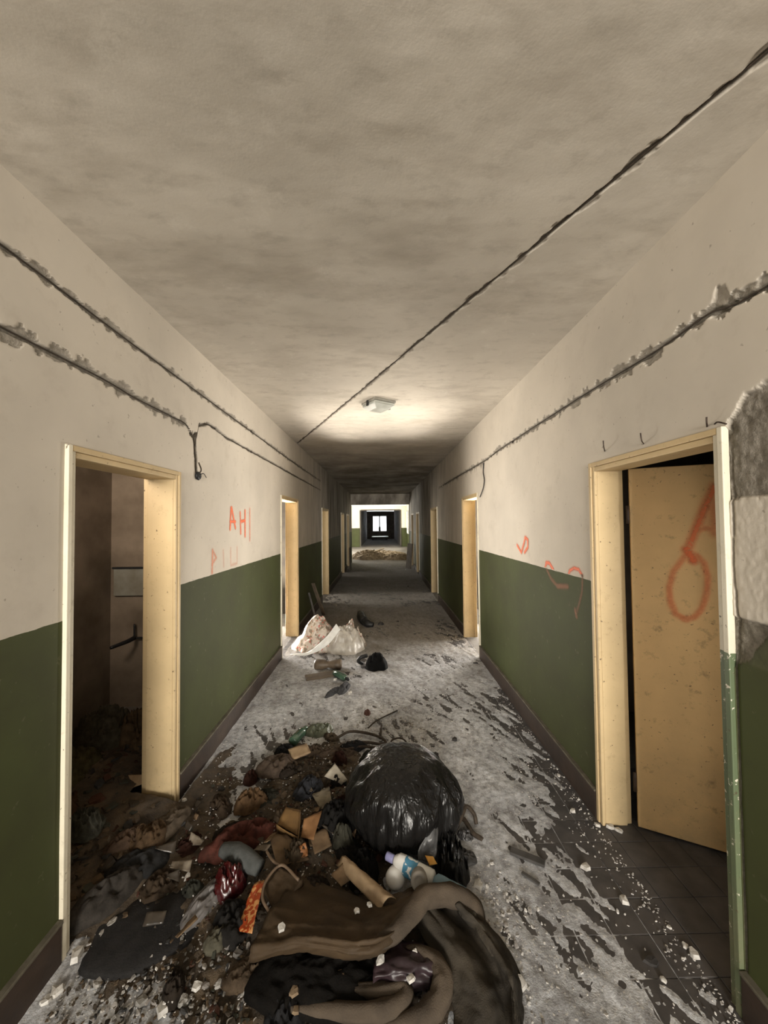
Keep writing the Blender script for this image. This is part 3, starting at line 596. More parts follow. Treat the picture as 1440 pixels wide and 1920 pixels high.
# loose scraps and crumbs nobody could count
def scatter(name, N, sampler, sizes, cols, flat, label, cat, thin=False, lift=.0):
    Vs = []; Fs = []; Cs = []; base = 0; protos = [chip(1, s, flat) for s in range(12)]
    for i in range(N):
        x, y = sampler(); pv, pf = protos[i % 12]; s = random.uniform(*sizes) * (1 if random.random() > .08 else 1.7)
        a = random.random() * 6.28; tx, ty = random.gauss(0, .25), random.gauss(0, .25); ax = random.uniform(.5, 1.0)
        q = np.array(pv) * [s, s * ax, s]; c, d = math.cos(a), math.sin(a); q = np.stack([q[:, 0] * c - q[:, 1] * d, q[:, 0] * d + q[:, 1] * c, q[:, 2] + q[:, 0] * tx + q[:, 1] * ty], 1)
        q += [x, y, pz(x, y) + lift + s * .1]; Vs.append(q); Fs += [tuple(k + base for k in g_) for g_ in pf]; base += len(q)
        cc = random.choice(cols); b = random.uniform(.75, 1.15); Cs.append(np.tile([cc[0] * b, cc[1] * b, cc[2] * b, 1], (len(q), 1)))
    o = mesh(name, np.vstack(Vs), Fs, M_vc, False, {'Col': ('FLOAT_COLOR', np.vstack(Cs))}); tag(o, label, cat, kind='stuff'); return o
WH = [(.60, .58, .55), (.48, .46, .43), (.68, .66, .62), (.35, .33, .31)]
DK = [(.035, .027, .019), (.06, .042, .026), (.085, .058, .034), (.03, .03, .03), (.04, .042, .032), (.10, .072, .045), (.055, .022, .014), (.05, .04, .03)]
def s_floor():
    while True:
        y = 1.15 * math.exp(random.random() * 1.75); x = random.uniform(-1.2, 1.18)
        if fbm(x * 3, y * 2.2, 3, 95) > random.uniform(.33, .72): return x, y
scatter('plaster_crumbs', 5200, s_floor, (.0018, .0062), WH, .5, 'white plaster crumbs scattered over the grey corridor floor', 'rubble')
def s_edge():
    y = 1.3 * math.exp(random.random() * 1.4); return 1.178 - abs(random.gauss(0, .035)), y
scatter('plaster_crumbs_by_skirting', 420, s_edge, (.0015, .0065), WH, .5, 'band of white plaster crumbs along the foot of the right wall', 'rubble')
def s_mid():
    return (random.gauss(.45, .07), random.gauss(1.68, .12)) if random.random() < .45 else (random.gauss(.0, .25), random.gauss(3.15, .22))
scatter('plaster_crumbs_by_bag', 900, s_mid, (.003, .010), WH, .55, 'white crumbs massed beside the black rubbish bag and beyond the heap', 'rubble')
def s_corner(): return random.uniform(-1.15, -.25), random.gauss(1.38, .13)
scatter('rubble_near_corner', 1100, s_corner, (.003, .012), [(.25, .24, .22), (.36, .34, .31), (.16, .15, .14), (.22, .20, .18)] + DK[:4], .6, 'mixed rubble along the near left edge of the floor', 'rubble')
def s_pile():
    while True:
        x, y = random.uniform(-1.1, .45), random.uniform(1.25, 3.2)
        if pz(x, y) > random.uniform(.005, .05): return x, y
scatter('heap_scraps', 2000, s_pile, (.004, .015), DK, .35, 'dark scraps and shards filling the rubbish heap', 'litter', lift=.004)
scatter('heap_crumbs', 420, s_pile, (.002, .006), WH, .5, 'pale crumbs sprinkled over the rubbish heap', 'rubble', lift=.012)
def s_room(): 
    while True:
        x, y = random.uniform(-2.4, -1.28), random.uniform(1.62, 3.2)
        if x < -1.5 or 1.64 < y < 2.26: return x, y
scatter('washroom_scraps', 900, s_room, (.01, .035), DK, .35, 'dark scraps on the floor inside the left doorway', 'litter', lift=.0)

def put(vf, name, m, label, cat, loc, rot=(0, 0, 0), group=None, smooth=True):
    o = mesh(name, vf[0], vf[1], m, smooth); o.location = (loc[0], loc[1], max(loc[2], pz(loc[0], loc[1]) - .004)); o.rotation_euler = rot; tag(o, label, cat, group); return o
def fixed(vf, name, m, label, cat, smooth=True, group=None):
    o = mesh(name, vf[0], vf[1], m, smooth); base_origin(o); tag(o, label, cat, group); return o
def cloth(name, c1, c2=None, rough=.9, sc=30): c1 = tuple(v * .62 for v in c1); c2 = tuple(v * .62 for v in c2) if c2 else tuple(v * .55 for v in c1); return mat(name, c1, c2, rough, sc, .5, 160, .15)

# black rubbish bag
bagm = NT('black_bin_liner'); bagm.col((.008, .0075, .007)); bagm.b.inputs['Roughness'].default_value = .30; bagm.b.inputs['Specular IOR Level'].default_value = .32
pb = bagm.bump(bagm.noise(7, 3, .5, sc=(2.6, 2.6, .6)), .55, .03); bagm.bump(bagm.ramp(bagm.noise(9, 3, .5, sc=(3, 3, .55)), .50, .60), .55, .006, pb)
bag = empty('rubbish_bag', (.10, 2.10, 0)); tag(bag, 'bulging shiny black rubbish bag on the heap, slumped open at its near right side', 'bag')
nr, nt = 60, 150; v = []
for i in range(nr):
    ph = (i / (nr - 1)) * math.pi * .97
    for j in range(nt):
        th = 2 * math.pi * j / nt; rr = math.sin(ph) ** .8 * (.88 + .2 * float(fbm(math.cos(th) * 1.2 + 3, math.sin(th) * 1.2 + 3 + i * .02, 2, 101)))
        cz = math.cos(ph); lowr = sm(0.1, 1.0, i / nr)
        pl = (abs(math.sin(th * 11 + 2.2 * math.sin(th * 3) + i * .025)) ** .6 - .6) * .040 * float(lowr) * math.sin(ph)
        cr = (float(fbm(th * 3.2 + i * .05, i * .09, 3, 102)) - .5) * .05 * math.sin(ph)
        z = .215 + .215 * (cz if cz > 0 else cz * 1.0)
        v.append(((.285 * rr + pl + cr) * math.cos(th) * (1 + .08 * (1 - cz)), (.275 * rr + pl + cr) * math.sin(th), max(z + cr * .4, .0)))
mesh('bag_body', v, grid_faces(nr, nt, True), bagm.m, True, parent=bag)
mfl = mat('bag_inner_film', (.10, .10, .10), (.05, .05, .05), .4, 20, .4, 40, .5)
def rel(pts, o): return [(p[0] - o[0], p[1] - o[1], p[2] - o[2]) for p in pts]
bo = (.10, 2.10, 0)
fl = loft([rel([(0.239, 1.894, 0.240), (0.202, 1.850, 0.200), (0.163, 1.819, 0.160), (0.155, 1.809, 0.120)], bo), rel([(0.245, 1.903, 0.220), (0.232, 1.846, 0.190), (0.204, 1.830, 0.140), (0.187, 1.812, 0.110)], bo), rel([(0.270, 1.936, 0.200), (0.259, 1.864, 0.170), (0.244, 1.830, 0.130), (0.226, 1.815, 0.100)], bo)], 16, 20, .008, 6, 5, .002)
mesh('torn_mouth', fl[0], fl[1], mfl, True, parent=bag)
lp2 = lump(.085, .12, .15, 108, 9, .7); o = mesh('slumped_corner', lp2[0], lp2[1], bagm.m, True, parent=bag); o.location = (.215, -.215, .0)

# bottles by the bag
def bottle(nm, label, org, axis, L_, r, m, capm, squash=.75, group=None):
    e = empty(nm, org); tag(e, label, 'bottle', group)
    pr = [(r * .8, 0), (r, L_ * .03), (r, L_ * .3), (r * .96, L_ * .45), (r, L_ * .6), (r * .95, L_ * .72), (r * .6, L_ * .80), (r * .42, L_ * .83)]
    vf = lathe(pr, axis, (0, 0, 0), 24, squash); mesh('bottle_body', vf[0], vf[1], m, True, parent=e)
    vf = lathe([(r * .46, L_ * .835), (r * .48, L_ * .84), (r * .48, L_ * .98), (r * .4, L_)], axis, (0, 0, 0), 18, squash); mesh('cap', vf[0], vf[1], capm, True, parent=e); return e
wm = NT('white_plastic_blue_label'); gz = wm.add('ShaderNodeSeparateXYZ'); wm.l.new(wm.tc.outputs['Object'], gz.inputs[0])
lm = wm.ramp(wm.noise(30, 2, .5), .44, .47)
wm.col(wm.mix(lm, (.78, .79, .78), (.07, .24, .38))); wm.b.inputs['Roughness'].default_value = .35
mwhite = mat('white_plastic', (.80, .80, .77), (.66, .65, .62), .4, 10, .1); mcap = mat('pale_violet_cap', (.28, .27, .45), (.2, .2, .35), .4, 10, .1)
a = Vector((0.212, 1.692, 0.130)); b = Vector((0.020, 1.794, 0.150))
cb = bottle('cleaning_bottle', 'white plastic bottle with blue label lying against the black bag', a, b - a, (b - a).length * 1.05, .037, mwhite, mcap, .85)
Lb = (b - a).length * 1.05; vf = lathe([(.0376, Lb * .33), (.0382, Lb * .34), (.0372, Lb * .45), (.0376, Lb * .58), (.037, Lb * .59)], b - a, (0, 0, 0), 24, .85); mesh('printed_label', vf[0], vf[1], wm.m, True, parent=cb)
a = Vector((0.077, 1.779, 0.100)); b = Vector((0.008, 1.668, 0.120))
o = fixed(lathe([(.025, -.10), (.038, -.09), (.042, -.02), (.040, .0), (.028, .012), (.01, .014)], (b - a) + Vector((0, -.04, .03)), (b + a) / 2, 22), 'white_jar', mwhite, 'white plastic jar with rounded base end-on left of the labelled bottle', 'jar')
o = fixed(lathe([(.018, -.09), (.032, -.085), (.036, -.01), (.034, .0), (.022, .004), (.018, -.002), (.006, -.002)], (-.05, -.8, .35), (0.147, 1.650, 0.165), 22), 'grey_tin', mat('dusty_grey_plastic', (.36, .34, .31), (.25, .23, .2), .6, 12), 'dusty grey round pot end-on in front of the labelled bottle', 'pot')
mblue = mat('blue_clear_plastic', (.12, .22, .30), (.22, .34, .42), .2, 8, .5, 20, .6, alpha=.75)
a = Vector((0.329, 1.605, 0.135)); b = Vector((0.184, 1.708, 0.130)); bottle('drink_bottle', 'crushed clear blue plastic bottle right of the white bottle', a, b - a, (b - a).length, .036, mblue, mblue, .6)
vf = quad_sheet([(0.189, 1.808, 0.140), (0.225, 1.801, 0.140), (0.242, 1.786, 0.120), (0.207, 1.781, 0.120)], 8, .003, 3, .012); fixed(vf, 'orange_wrapper', mat('orange_card', (.75, .33, .06), (.85, .5, .12), .5, 30), 'small bright orange wrapper against the black bag mouth', 'wrapper')

# jacket, blanket and cloths in the foreground
mj = mat('brown_jacket_cloth', (.060, .038, .019), (.028, .019, .011), .72, 5, .4, 90, .25)
mb_ = mat('grey_brown_wool', (.095, .074, .054), (.045, .036, .028), .95, 6, .6, 220, .1)
mb2 = mat('grey_wool', (.064, .054, .041), (.032, .028, .023), .95, 6, .6, 220, .1)
mp = mat('dark_purple_vinyl', (.030, .017, .020), (.015, .010, .012), .4, 6, .3, 40, .4)
jk = fixed(loft([[(-0.386, 1.785, 0.070), (-0.220, 1.705, 0.090), (-0.068, 1.645, 0.100), (0.054, 1.650, 0.110), (0.162, 1.719, 0.100)],
    [(-0.435, 1.626, 0.120), (-0.253, 1.553, 0.150), (-0.083, 1.512, 0.160), (0.039, 1.519, 0.170), (0.176, 1.638, 0.150)],
    [(-0.472, 1.519, 0.130), (-0.277, 1.461, 0.170), (-0.098, 1.417, 0.190), (0.027, 1.436, 0.190), (0.168, 1.563, 0.170)],
    [(-0.489, 1.450, 0.110), (-0.310, 1.430, 0.160), (-0.115, 1.387, 0.180), (0.001, 1.407, 0.180), (0.117, 1.520, 0.160)],
    [(-0.490, 1.500, 0.030), (-0.304, 1.493, 0.070), (-0.121, 1.459, 0.080), (-0.007, 1.478, 0.080), (0.110, 1.596, 0.060)]], 48, 56, .022, 7, 3, .006), 'jacket', mj, 'brown stiff jacket with white chips on it, spread at the front of the heap', 'clothing')
bl = empty('blanket', (.25, 1.45, 0)); tag(bl, 'grey-brown woollen blanket, folded and rolled at the bottom centre right', 'blanket')
bo = (.25, 1.45, 0); 
vf = loft([rel(r, bo) for r in ([(0.111, 1.612, 0.060), (0.158, 1.490, 0.080), (0.202, 1.390, 0.080), (0.218, 1.296, 0.070), (0.203, 1.199, 0.050)],
    [(0.158, 1.575, 0.150), (0.247, 1.447, 0.150), (0.298, 1.336, 0.140), (0.312, 1.253, 0.120), (0.301, 1.175, 0.080)],
    [(0.246, 1.592, 0.120), (0.333, 1.534, 0.070), (0.391, 1.429, 0.060), (0.408, 1.344, 0.050), (0.375, 1.211, 0.030)],
    [(0.315, 1.581, 0.150), (0.374, 1.506, 0.130), (0.423, 1.412, 0.110), (0.432, 1.329, 0.090), (0.395, 1.196, 0.050)],
    [(0.391, 1.707, 0.010), (0.450, 1.628, 0.000), (0.493, 1.511, -0.000), (0.491, 1.395, 0.000), (0.443, 1.232, 0.000)])], 56, 60, .020, 6, 8, .007)
mesh('blanket_sheet', vf[0], vf[1], mb2, True, parent=bl)
def roll(pts, r, seed, m=mb_, nm='rolled_fold', par=bl, oo=bo):
    vf = tube(rel(pts, oo), r, n=46, sides=20, seed=seed, noise=.28); return mesh(nm, vf[0], vf[1], m, True, parent=par)
roll([(-0.060, 1.428, 0.150), (0.027, 1.443, 0.170), (0.095, 1.500, 0.180), (0.164, 1.570, 0.180), (0.271, 1.608, 0.150), (0.355, 1.600, 0.110), (0.390, 1.572, 0.050)], [.018, .030, .034, .036, .040, .040, .022], 2)
roll([(-0.397, 1.336, 0.050), (-0.216, 1.318, 0.060), (-0.039, 1.296, 0.080), (0.052, 1.311, 0.085), (0.063, 1.345, 0.085), (-0.040, 1.353, 0.075), (-0.207, 1.380, 0.060)], [.012, .020, .026, .026, .026, .022, .012], 3)
roll([(-0.057, 1.285, 0.030), (0.081, 1.274, 0.070), (0.161, 1.301, 0.085), (0.199, 1.350, 0.100), (0.174, 1.403, 0.110), (0.113, 1.438, 0.110), (0.036, 1.451, 0.090)], [.015, .030, .036, .036, .030, .024, .012], 4)
put(lump(.27, .15, .05, 121, 8, .5), 'dark_cloth', cloth('blackened_cloth', (.008, .0065, .005)), 'blackened cloth in the hollow under the brown jacket', 'cloth', (-0.216, 1.435, 0.000))
fixed(loft([[(-0.032, 1.443, 0.100), (0.056, 1.461, 0.120), (0.153, 1.447, 0.120)], [(-0.040, 1.376, 0.110), (0.061, 1.372, 0.130), (0.173, 1.379, 0.120)], [(-0.041, 1.362, 0.060), (0.050, 1.350, 0.080), (0.142, 1.357, 0.070)]], 24, 24, .018, 5, 12, .005), 'vinyl_bag', mp, 'dark purple vinyl cloth with white crumbs between jacket and blanket', 'cloth')
sf = fixed(quad_sheet([(-0.216, 1.812, 0.100), (-0.167, 1.816, 0.120), (0.046, 1.590, 0.150), (-0.019, 1.559, 0.140)], 16, .012, 5, .003, .03), 'cardboard_strip', M_cardl, 'long tan cardboard strip bent across the top of the brown jacket', 'cardboard')
fixed(quad_sheet([(-0.239, 1.764, 0.100), (-0.171, 1.804, 0.130), (-0.123, 1.751, 0.110), (-0.185, 1.708, 0.100)], 10, .008, 6, .003), 'cardboard_scrap', M_card, 'creased brown cardboard scrap left of the long tan strip', 'cardboard')
# dark grey round mat and grey cloths, near left
vf = lump(.225, .16, .022, 131, 3, .22); put(vf, 'round_mat', cloth('charcoal_felt', (.040, .038, .037), (.028, .027, .027), .95), 'flat charcoal rounded mat lying on the floor at lower left', 'mat', (-0.973, 1.628, 0.000), (0, 0, .15))
put(lump(.17, .075, .085, 132, 5, .45), 'grey_rag', cloth('grey_trouser_cloth', (.060, .052, .044)), 'dark grey crumpled trousers beside the left doorway, behind the charcoal mat', 'clothing', (-1.205, 1.742, 0.000), (0, 0, 1.0))
put(lump(.14, .10, .05, 133, 5, .5), 'dark_rag', cloth('dark_slate_cloth', (.035, .035, .035)), 'dark slate rag just behind the charcoal mat', 'cloth', (-1.178, 1.883, 0.010), (0, 0, .5))
put(lump(.10, .06, .05, 134, 6, .6), 'brown_rag', cloth('brown_rag_cloth', (.11, .07, .045)), 'brown rag behind the grey trousers at the left doorway', 'cloth', (-1.295, 2.003, 0.010), (0, 0, .8))
put(lump(.15, .08, .045, 135, 6, .6), 'muddy_rag', cloth('muddy_cloth', (.16, .125, .09)), 'muddy beige rag right of the left door jamb foot', 'cloth', (-1.160, 2.100, 0.010), (0, 0, 1.2))
put(lump(.09, .09, .07, 136, 6, .7), 'muddy_rag', cloth('muddy_cloth2', (.12, .075, .04)), 'brown lumpy rag between the left door jamb and the charcoal mat', 'cloth', (-1.198, 2.021, 0.020), (0, 0, .2))

# individual things in the heap: label, category, px size etc
mred = mat('dark_red_vinyl', (.050, .005, .005), (.025, .003, .004), .25, 12, .4, 30, .6)
put(lump(.085, .075, .10, 141, 6, .5), 'red_bag', mred, 'glossy dark red bag in the left of the heap', 'bag', (-0.695, 1.789, 0.020), (0, 0, .4))
a = Vector((-0.778, 1.910, 0.100)); b = Vector((-0.572, 1.825, 0.080)); 
fixed(tube([a, (a + b) / 2 + Vector((0, 0, .01)), b], [.030, .046, .044, .034], 20, 18, 3, .12), 'grey_roll', cloth('grey_felt', (.12, .125, .12), (.085, .09, .085)), 'pale grey rounded felt roll above the dark red bag', 'cloth')
put(lump(.19, .10, .075, 142, 5, .55), 'red_brown_sweater', cloth('red_brown_knit', (.125, .040, .028), (.06, .022, .015)), 'rust red crumpled sweater at the upper left of the heap', 'clothing', (-0.727, 2.032, 0.030), (0, 0, .5))
put(lump(.10, .07, .08, 143, 7, .6), 'ochre_rag', cloth('ochre_rag_cloth', (.17, .10, .05)), 'ochre rag behind the rust red sweater', 'cloth', (-0.779, 2.309, 0.020), (0, 0, .3))
put(lump(.14, .10, .07, 144, 5, .5), 'taupe_cloth', cloth('taupe_cloth', (.13, .095, .07)), 'taupe cloth at the far left edge of the heap', 'cloth', (-0.714, 2.651, 0.020), (0, 0, .2))
fixed(quad_sheet([(-0.669, 2.760, 0.080), (-0.549, 2.818, 0.090), (-0.504, 2.742, 0.070), (-0.619, 2.676, 0.060)], 8, .004, 7, .012), 'cardboard_box_flap', M_cardl, 'small tan cardboard flap lying on the taupe cloth', 'cardboard')
put(lump(.10, .08, .07, 145, 6, .6), 'blue_grey_rag', cloth('blue_grey_cloth', (.045, .047, .055)), 'blue-grey rag in the middle of the heap, left of the black bag', 'cloth', (-0.453, 2.370, 0.050), (0, 0, 1.1))
put(lump(.11, .11, .10, 146, 7, .6), 'black_cloth', cloth('sooty_cloth', (.014, .013, .012)), 'sooty black cloth pressed against the left side of the rubbish bag', 'cloth', (-0.253, 2.091, 0.030), (0, 0, .1))
put(lump(.08, .10, .09, 147, 7, .6), 'black_cloth', cloth('sooty_cloth', (.014, .013, .012)), 'sooty black cloth below the rubbish bag, behind the long tan strip', 'cloth', (-0.100, 1.840, 0.030), (0, 0, .1))
def carton(nm, lb, c, h, m, th=.003, seed=1, curl=0.0): return fixed(quad_sheet(c, 10, h, seed, th, curl), nm, m, lb, 'cardboard')
mo = mat('ochre_carton', (.20, .115, .042), (.13, .075, .03), .7, 10, .3)
e = empty('open_carton', (-0.486, 2.057, 0.060)); tag(e, 'ochre open carton with torn flaps in the middle of the heap', 'carton'); eo = (-0.486, 2.057, 0.060)
for nm, c in (('front_side', [(-0.554, 2.034, 0.120), (-0.420, 1.947, 0.120), (-0.423, 1.982, 0.040), (-0.548, 2.051, 0.050)]), ('right_side', [(-0.420, 1.947, 0.120), (-0.448, 2.118, 0.130), (-0.448, 2.160, 0.050), (-0.423, 1.982, 0.040)]), ('bottom_flap', [(-0.556, 2.060, 0.100), (-0.531, 2.139, 0.130), (-0.448, 2.118, 0.130), (-0.427, 1.979, 0.100)])):
    vf = quad_sheet(rel(c, eo), 8, .006, len(nm), .003); mesh(nm, vf[0], vf[1], mo, True, parent=e)
carton('orange_brown_carton', 'orange-brown torn carton right of the open ochre carton', [(-0.412, 2.040, 0.140), (-0.325, 2.080, 0.150), (-0.344, 1.929, 0.120), (-0.415, 1.972, 0.100)], .008, mat('orange_brown_card', (.25, .13, .055), (.17, .085, .035), .7, 12), seed=4)
carton('crumpled_wrapper', 'crumpled amber paper in front of the orange-brown carton', [(-0.439, 1.891, 0.110), (-0.375, 1.902, 0.130), (-0.357, 1.863, 0.100), (-0.401, 1.855, 0.090)], .022, mat('amber_paper', (.34, .15, .055), (.18, .075, .03), .5, 20), seed=5)
carton('brown_card', 'brown card square between the carton and the black cloth', [(-0.375, 1.988, 0.100), (-0.293, 2.017, 0.110), (-0.256, 1.933, 0.090), (-0.333, 1.895, 0.080)], .006, M_card, seed=6)
carton('dark_card', 'dark brown folded card behind the satchel', [(-0.577, 1.988, 0.090), (-0.498, 1.994, 0.110), (-0.348, 1.843, 0.100), (-0.495, 1.832, 0.080)], .012, mat('dark_card', (.115, .072, .035), (.07, .045, .025), .8, 12), seed=7)
put(lump(.055, .05, .10, 151, 5, .5), 'olive_rag', cloth('olive_cloth', (.065, .062, .045)), 'olive grey bundle between the cards and the rubbish bag', 'cloth', (-0.208, 1.977, 0.040))
carton('pale_folded_paper', 'folded pale paper peaking up at the top of the heap', [(-0.366, 2.437, 0.100), (-0.306, 2.492, 0.140), (-0.220, 2.429, 0.080), (-0.257, 2.406, 0.070)], .012, mat('grey_paper', (.42, .38, .31), (.26, .23, .18), .8, 14), seed=8)
carton('pale_crumpled_paper', 'pale crumpled paper in front of the blue-grey rag', [(-0.416, 2.288, 0.090), (-0.317, 2.320, 0.110), (-0.292, 2.222, 0.090), (-0.354, 2.192, 0.080)], .016, mat('dull_paper', (.25, .22, .16), (.13, .11, .08), .8, 14), seed=9)
put(lump(.14, .06, .04, 152, 6, .6), 'brown_sack', cloth('brown_sacking', (.10, .07, .048)), 'flattened brown sacking behind the rubbish bag', 'cloth', (-0.352, 2.777, 0.010), (0, 0, .1))
rgc = [(.040, .030, .022), (.070, .048, .030), (.050, .020, .013), (.030, .030, .032), (.095, .070, .045), (.045, .045, .034), (.022, .020, .018), (.12, .085, .055)]
marks = {'beside the dark red bag': (-0.703, 1.811, 0.000), 'by the rust red sweater': (-0.740, 2.069, 0.000), 'next to the ochre rag': (-0.788, 2.337, 0.000), 'below the taupe cloth': (-0.723, 2.683, 0.000), 'by the blue-grey rag': (-0.467, 2.443, 0.000), 'near the sooty cloth': (-0.258, 2.129, 0.000),
 'around the open ochre carton': (-0.504, 2.134, 0.000), 'beside the old satchel': (-0.469, 1.752, 0.000), 'left of the orange packet': (-0.659, 1.686, 0.000), 'behind the charcoal mat': (-1.039, 1.838, -0.000), 'before the charcoal mat': (-0.774, 1.477, -0.000), 'by the muddy beige rag': (-1.167, 2.112, 0.000), 'by the flattened sacking': (-0.354, 2.793, 0.000),
 'near the green bottle': (-0.678, 3.154, 0.000), 'close to the coiled belt': (-0.113, 2.988, 0.000), 'under the jacket corner': (-0.514, 1.524, 0.000), 'in the near left corner': (-0.997, 1.432, 0.000), 'along the left skirting': (-1.139, 2.637, 0.000), 'behind the rubbish bag': (0.006, 2.666, 0.000), 'among the cards': (-0.334, 2.061, 0.000)}
def place(x, y): return min(marks, key=lambda k: (marks[k][0] - x) ** 2 + (marks[k][1] - y) ** 2)
rcn = ['dark brown', 'umber', 'maroon', 'slate black', 'tan', 'olive', 'black', 'light brown']
rag_xy = [(-.62, 2.62), (-.48, 2.78), (-.30, 2.70), (-.22, 2.90), (-.45, 2.45), (-.70, 2.35), (-.28, 2.45), (-.55, 2.15), (-.80, 2.10), (-.35, 2.10), (-.22, 2.22), (-.66, 1.90), (-.42, 1.90), (-.86, 1.78), (-.62, 1.62), (-.50, 1.45), (-.30, 1.75), (-.95, 2.30), (-1.00, 2.02), (-.72, 2.85), (-.40, 3.02), (-.10, 2.75), (-.18, 1.95), (-.55, 1.25), (-.75, 1.42), (-1.02, 1.80), (-.86, 2.55), (-.33, 1.32)]
for i, (x, y) in enumerate(rag_xy):
    a_ = random.uniform(.05, .11); put(lump(a_, a_ * random.uniform(.5, .9), random.uniform(.03, .07), 600 + i, 7, .7, 16, 36), 'heap_rag', cloth('heap_rag_cloth_%s' % 'abcdefgh'[i % 8], rgc[i % 8]), '%s dirt-caked %srag %s' % (rcn[i % 8], 'small ' if a_ < .08 else '', place(x, y)), 'cloth', (x, y, 0), (random.gauss(0, .1), random.gauss(0, .1), random.random() * 6), 'dirt-caked rags filling the heap')
for i in range(26):
    x, y = s_pile(); a_ = random.uniform(.02, .05); z = pz(x, y) + .03; th = random.random() * 6.28; c_, d_ = math.cos(th) * a_, math.sin(th) * a_; k_ = random.uniform(.5, 1)
    tl = [random.uniform(-.02, .03) for _ in range(4)]
    o = fixed(quad_sheet([(x - c_, y - d_, z + tl[0]), (x + c_, y + d_, z + tl[1]), (x + c_ - d_ * k_, y + d_ + c_ * k_, z + tl[2]), (x - c_ - d_ * k_, y - d_ + c_ * k_, z + tl[3])], 6, .006, i, .002), 'heap_scrap', (M_card, mat('brown_film', (.05, .04, .03), (.03, .025, .02), .3, 20, .3, 40, .5), mat('dirty_paper', (.19, .16, .12), (.10, .08, .06), .8, 20))[i % 3], '%storn %s scrap %s' % ('small ' if a_ < .035 else 'large ', ('brown card', 'dark film', 'dirty paper')[i % 3], place(x, y)), 'scrap', group='torn scraps in the heap')
# satchel with piped rim
st = empty('satchel', (-0.457, 1.710, 0.040)); so = (-0.457, 1.710, 0.040); tag(st, 'old brown satchel with a piped rim standing left of the jacket', 'bag')
vf = quad_sheet(rel([(-0.469, 1.772, 0.130), (-0.351, 1.708, 0.130), (-0.429, 1.588, 0.090), (-0.519, 1.700, 0.100)], so), 14, .01, 3, .03); mesh('satchel_body', vf[0], vf[1], mj, True, parent=st)
vf = tube(rel([(-0.367, 1.697, 0.140), (-0.459, 1.771, 0.140), (-0.508, 1.711, 0.130), (-0.506, 1.645, 0.120), (-0.472, 1.604, 0.110), (-0.430, 1.575, 0.090)], so), .006, 40, 8); mesh('piped_rim', vf[0], vf[1], mat('worn_rim', (.16, .11, .07), (.09, .06, .04), .6, 20), True, parent=st)
vf = tube(rel([(-0.555, 1.869, 0.120), (-0.513, 1.811, 0.130), (-0.467, 1.766, 0.140)], so), .006, 16, 8); mesh('strap', vf[0], vf[1], MATS['worn_rim'], True, parent=st)
# orange packet with pale lettering
pk = NT('orange_printed_packet'); s_ = pk.ramp(pk.noise(55, 2, .5, sc=(1, 1, 1)), .53, .56); pk.col(pk.mix(s_, (.26, .040, .010), (.45, .22, .08))); pk.b.inputs['Roughness'].default_value = .35
fixed(quad_sheet([(-0.566, 1.732, 0.100), (-0.524, 1.733, 0.110), (-0.516, 1.543, 0.080), (-0.598, 1.583, 0.050)], 12, .008, 4, .004), 'orange_packet', pk.m, 'narrow bright orange printed packet left of the brown jacket', 'packet')
put(lump(.06, .05, .04, 161, 5, .5), 'olive_cloth', cloth('olive_grey_cloth', (.13, .12, .085)), 'olive grey cloth scrap below the orange packet', 'cloth', (-0.653, 1.573, 0.000), (0, 0, .4))
put(lump(.14, .06, .05, 162, 6, .6), 'grey_plastic_sheet', mat('dusty_film', (.13, .12, .115), (.07, .065, .06), .45, 12, .5, 30, .4), 'dusty film sheet between the charcoal mat and the dark red bag', 'sheet', (-0.766, 1.734, 0.000), (0, 0, 1.2))
# green bottle and bits at the top of the heap
mgb = mat('green_bottle_glass', (.07, .13, .085), (.03, .06, .04), .18, 12, .3, 20, .7)
a = Vector((-0.679, 2.935, 0.030)); b = Vector((-0.583, 3.223, 0.040)); bottle('green_bottle', 'green bottle lying at the far left end of the heap', a, b - a, .21, .036, mgb, mgb, .9)
put(lump(.12, .10, .05, 163, 7, .7), 'green_net', mat('mossy_film', (.06, .07, .045), (.12, .13, .09), .5, 20, .5, 40, .4), 'mossy green crumpled film around the green bottle', 'film', (-0.503, 3.133, 0.000), (0, 0, .1))
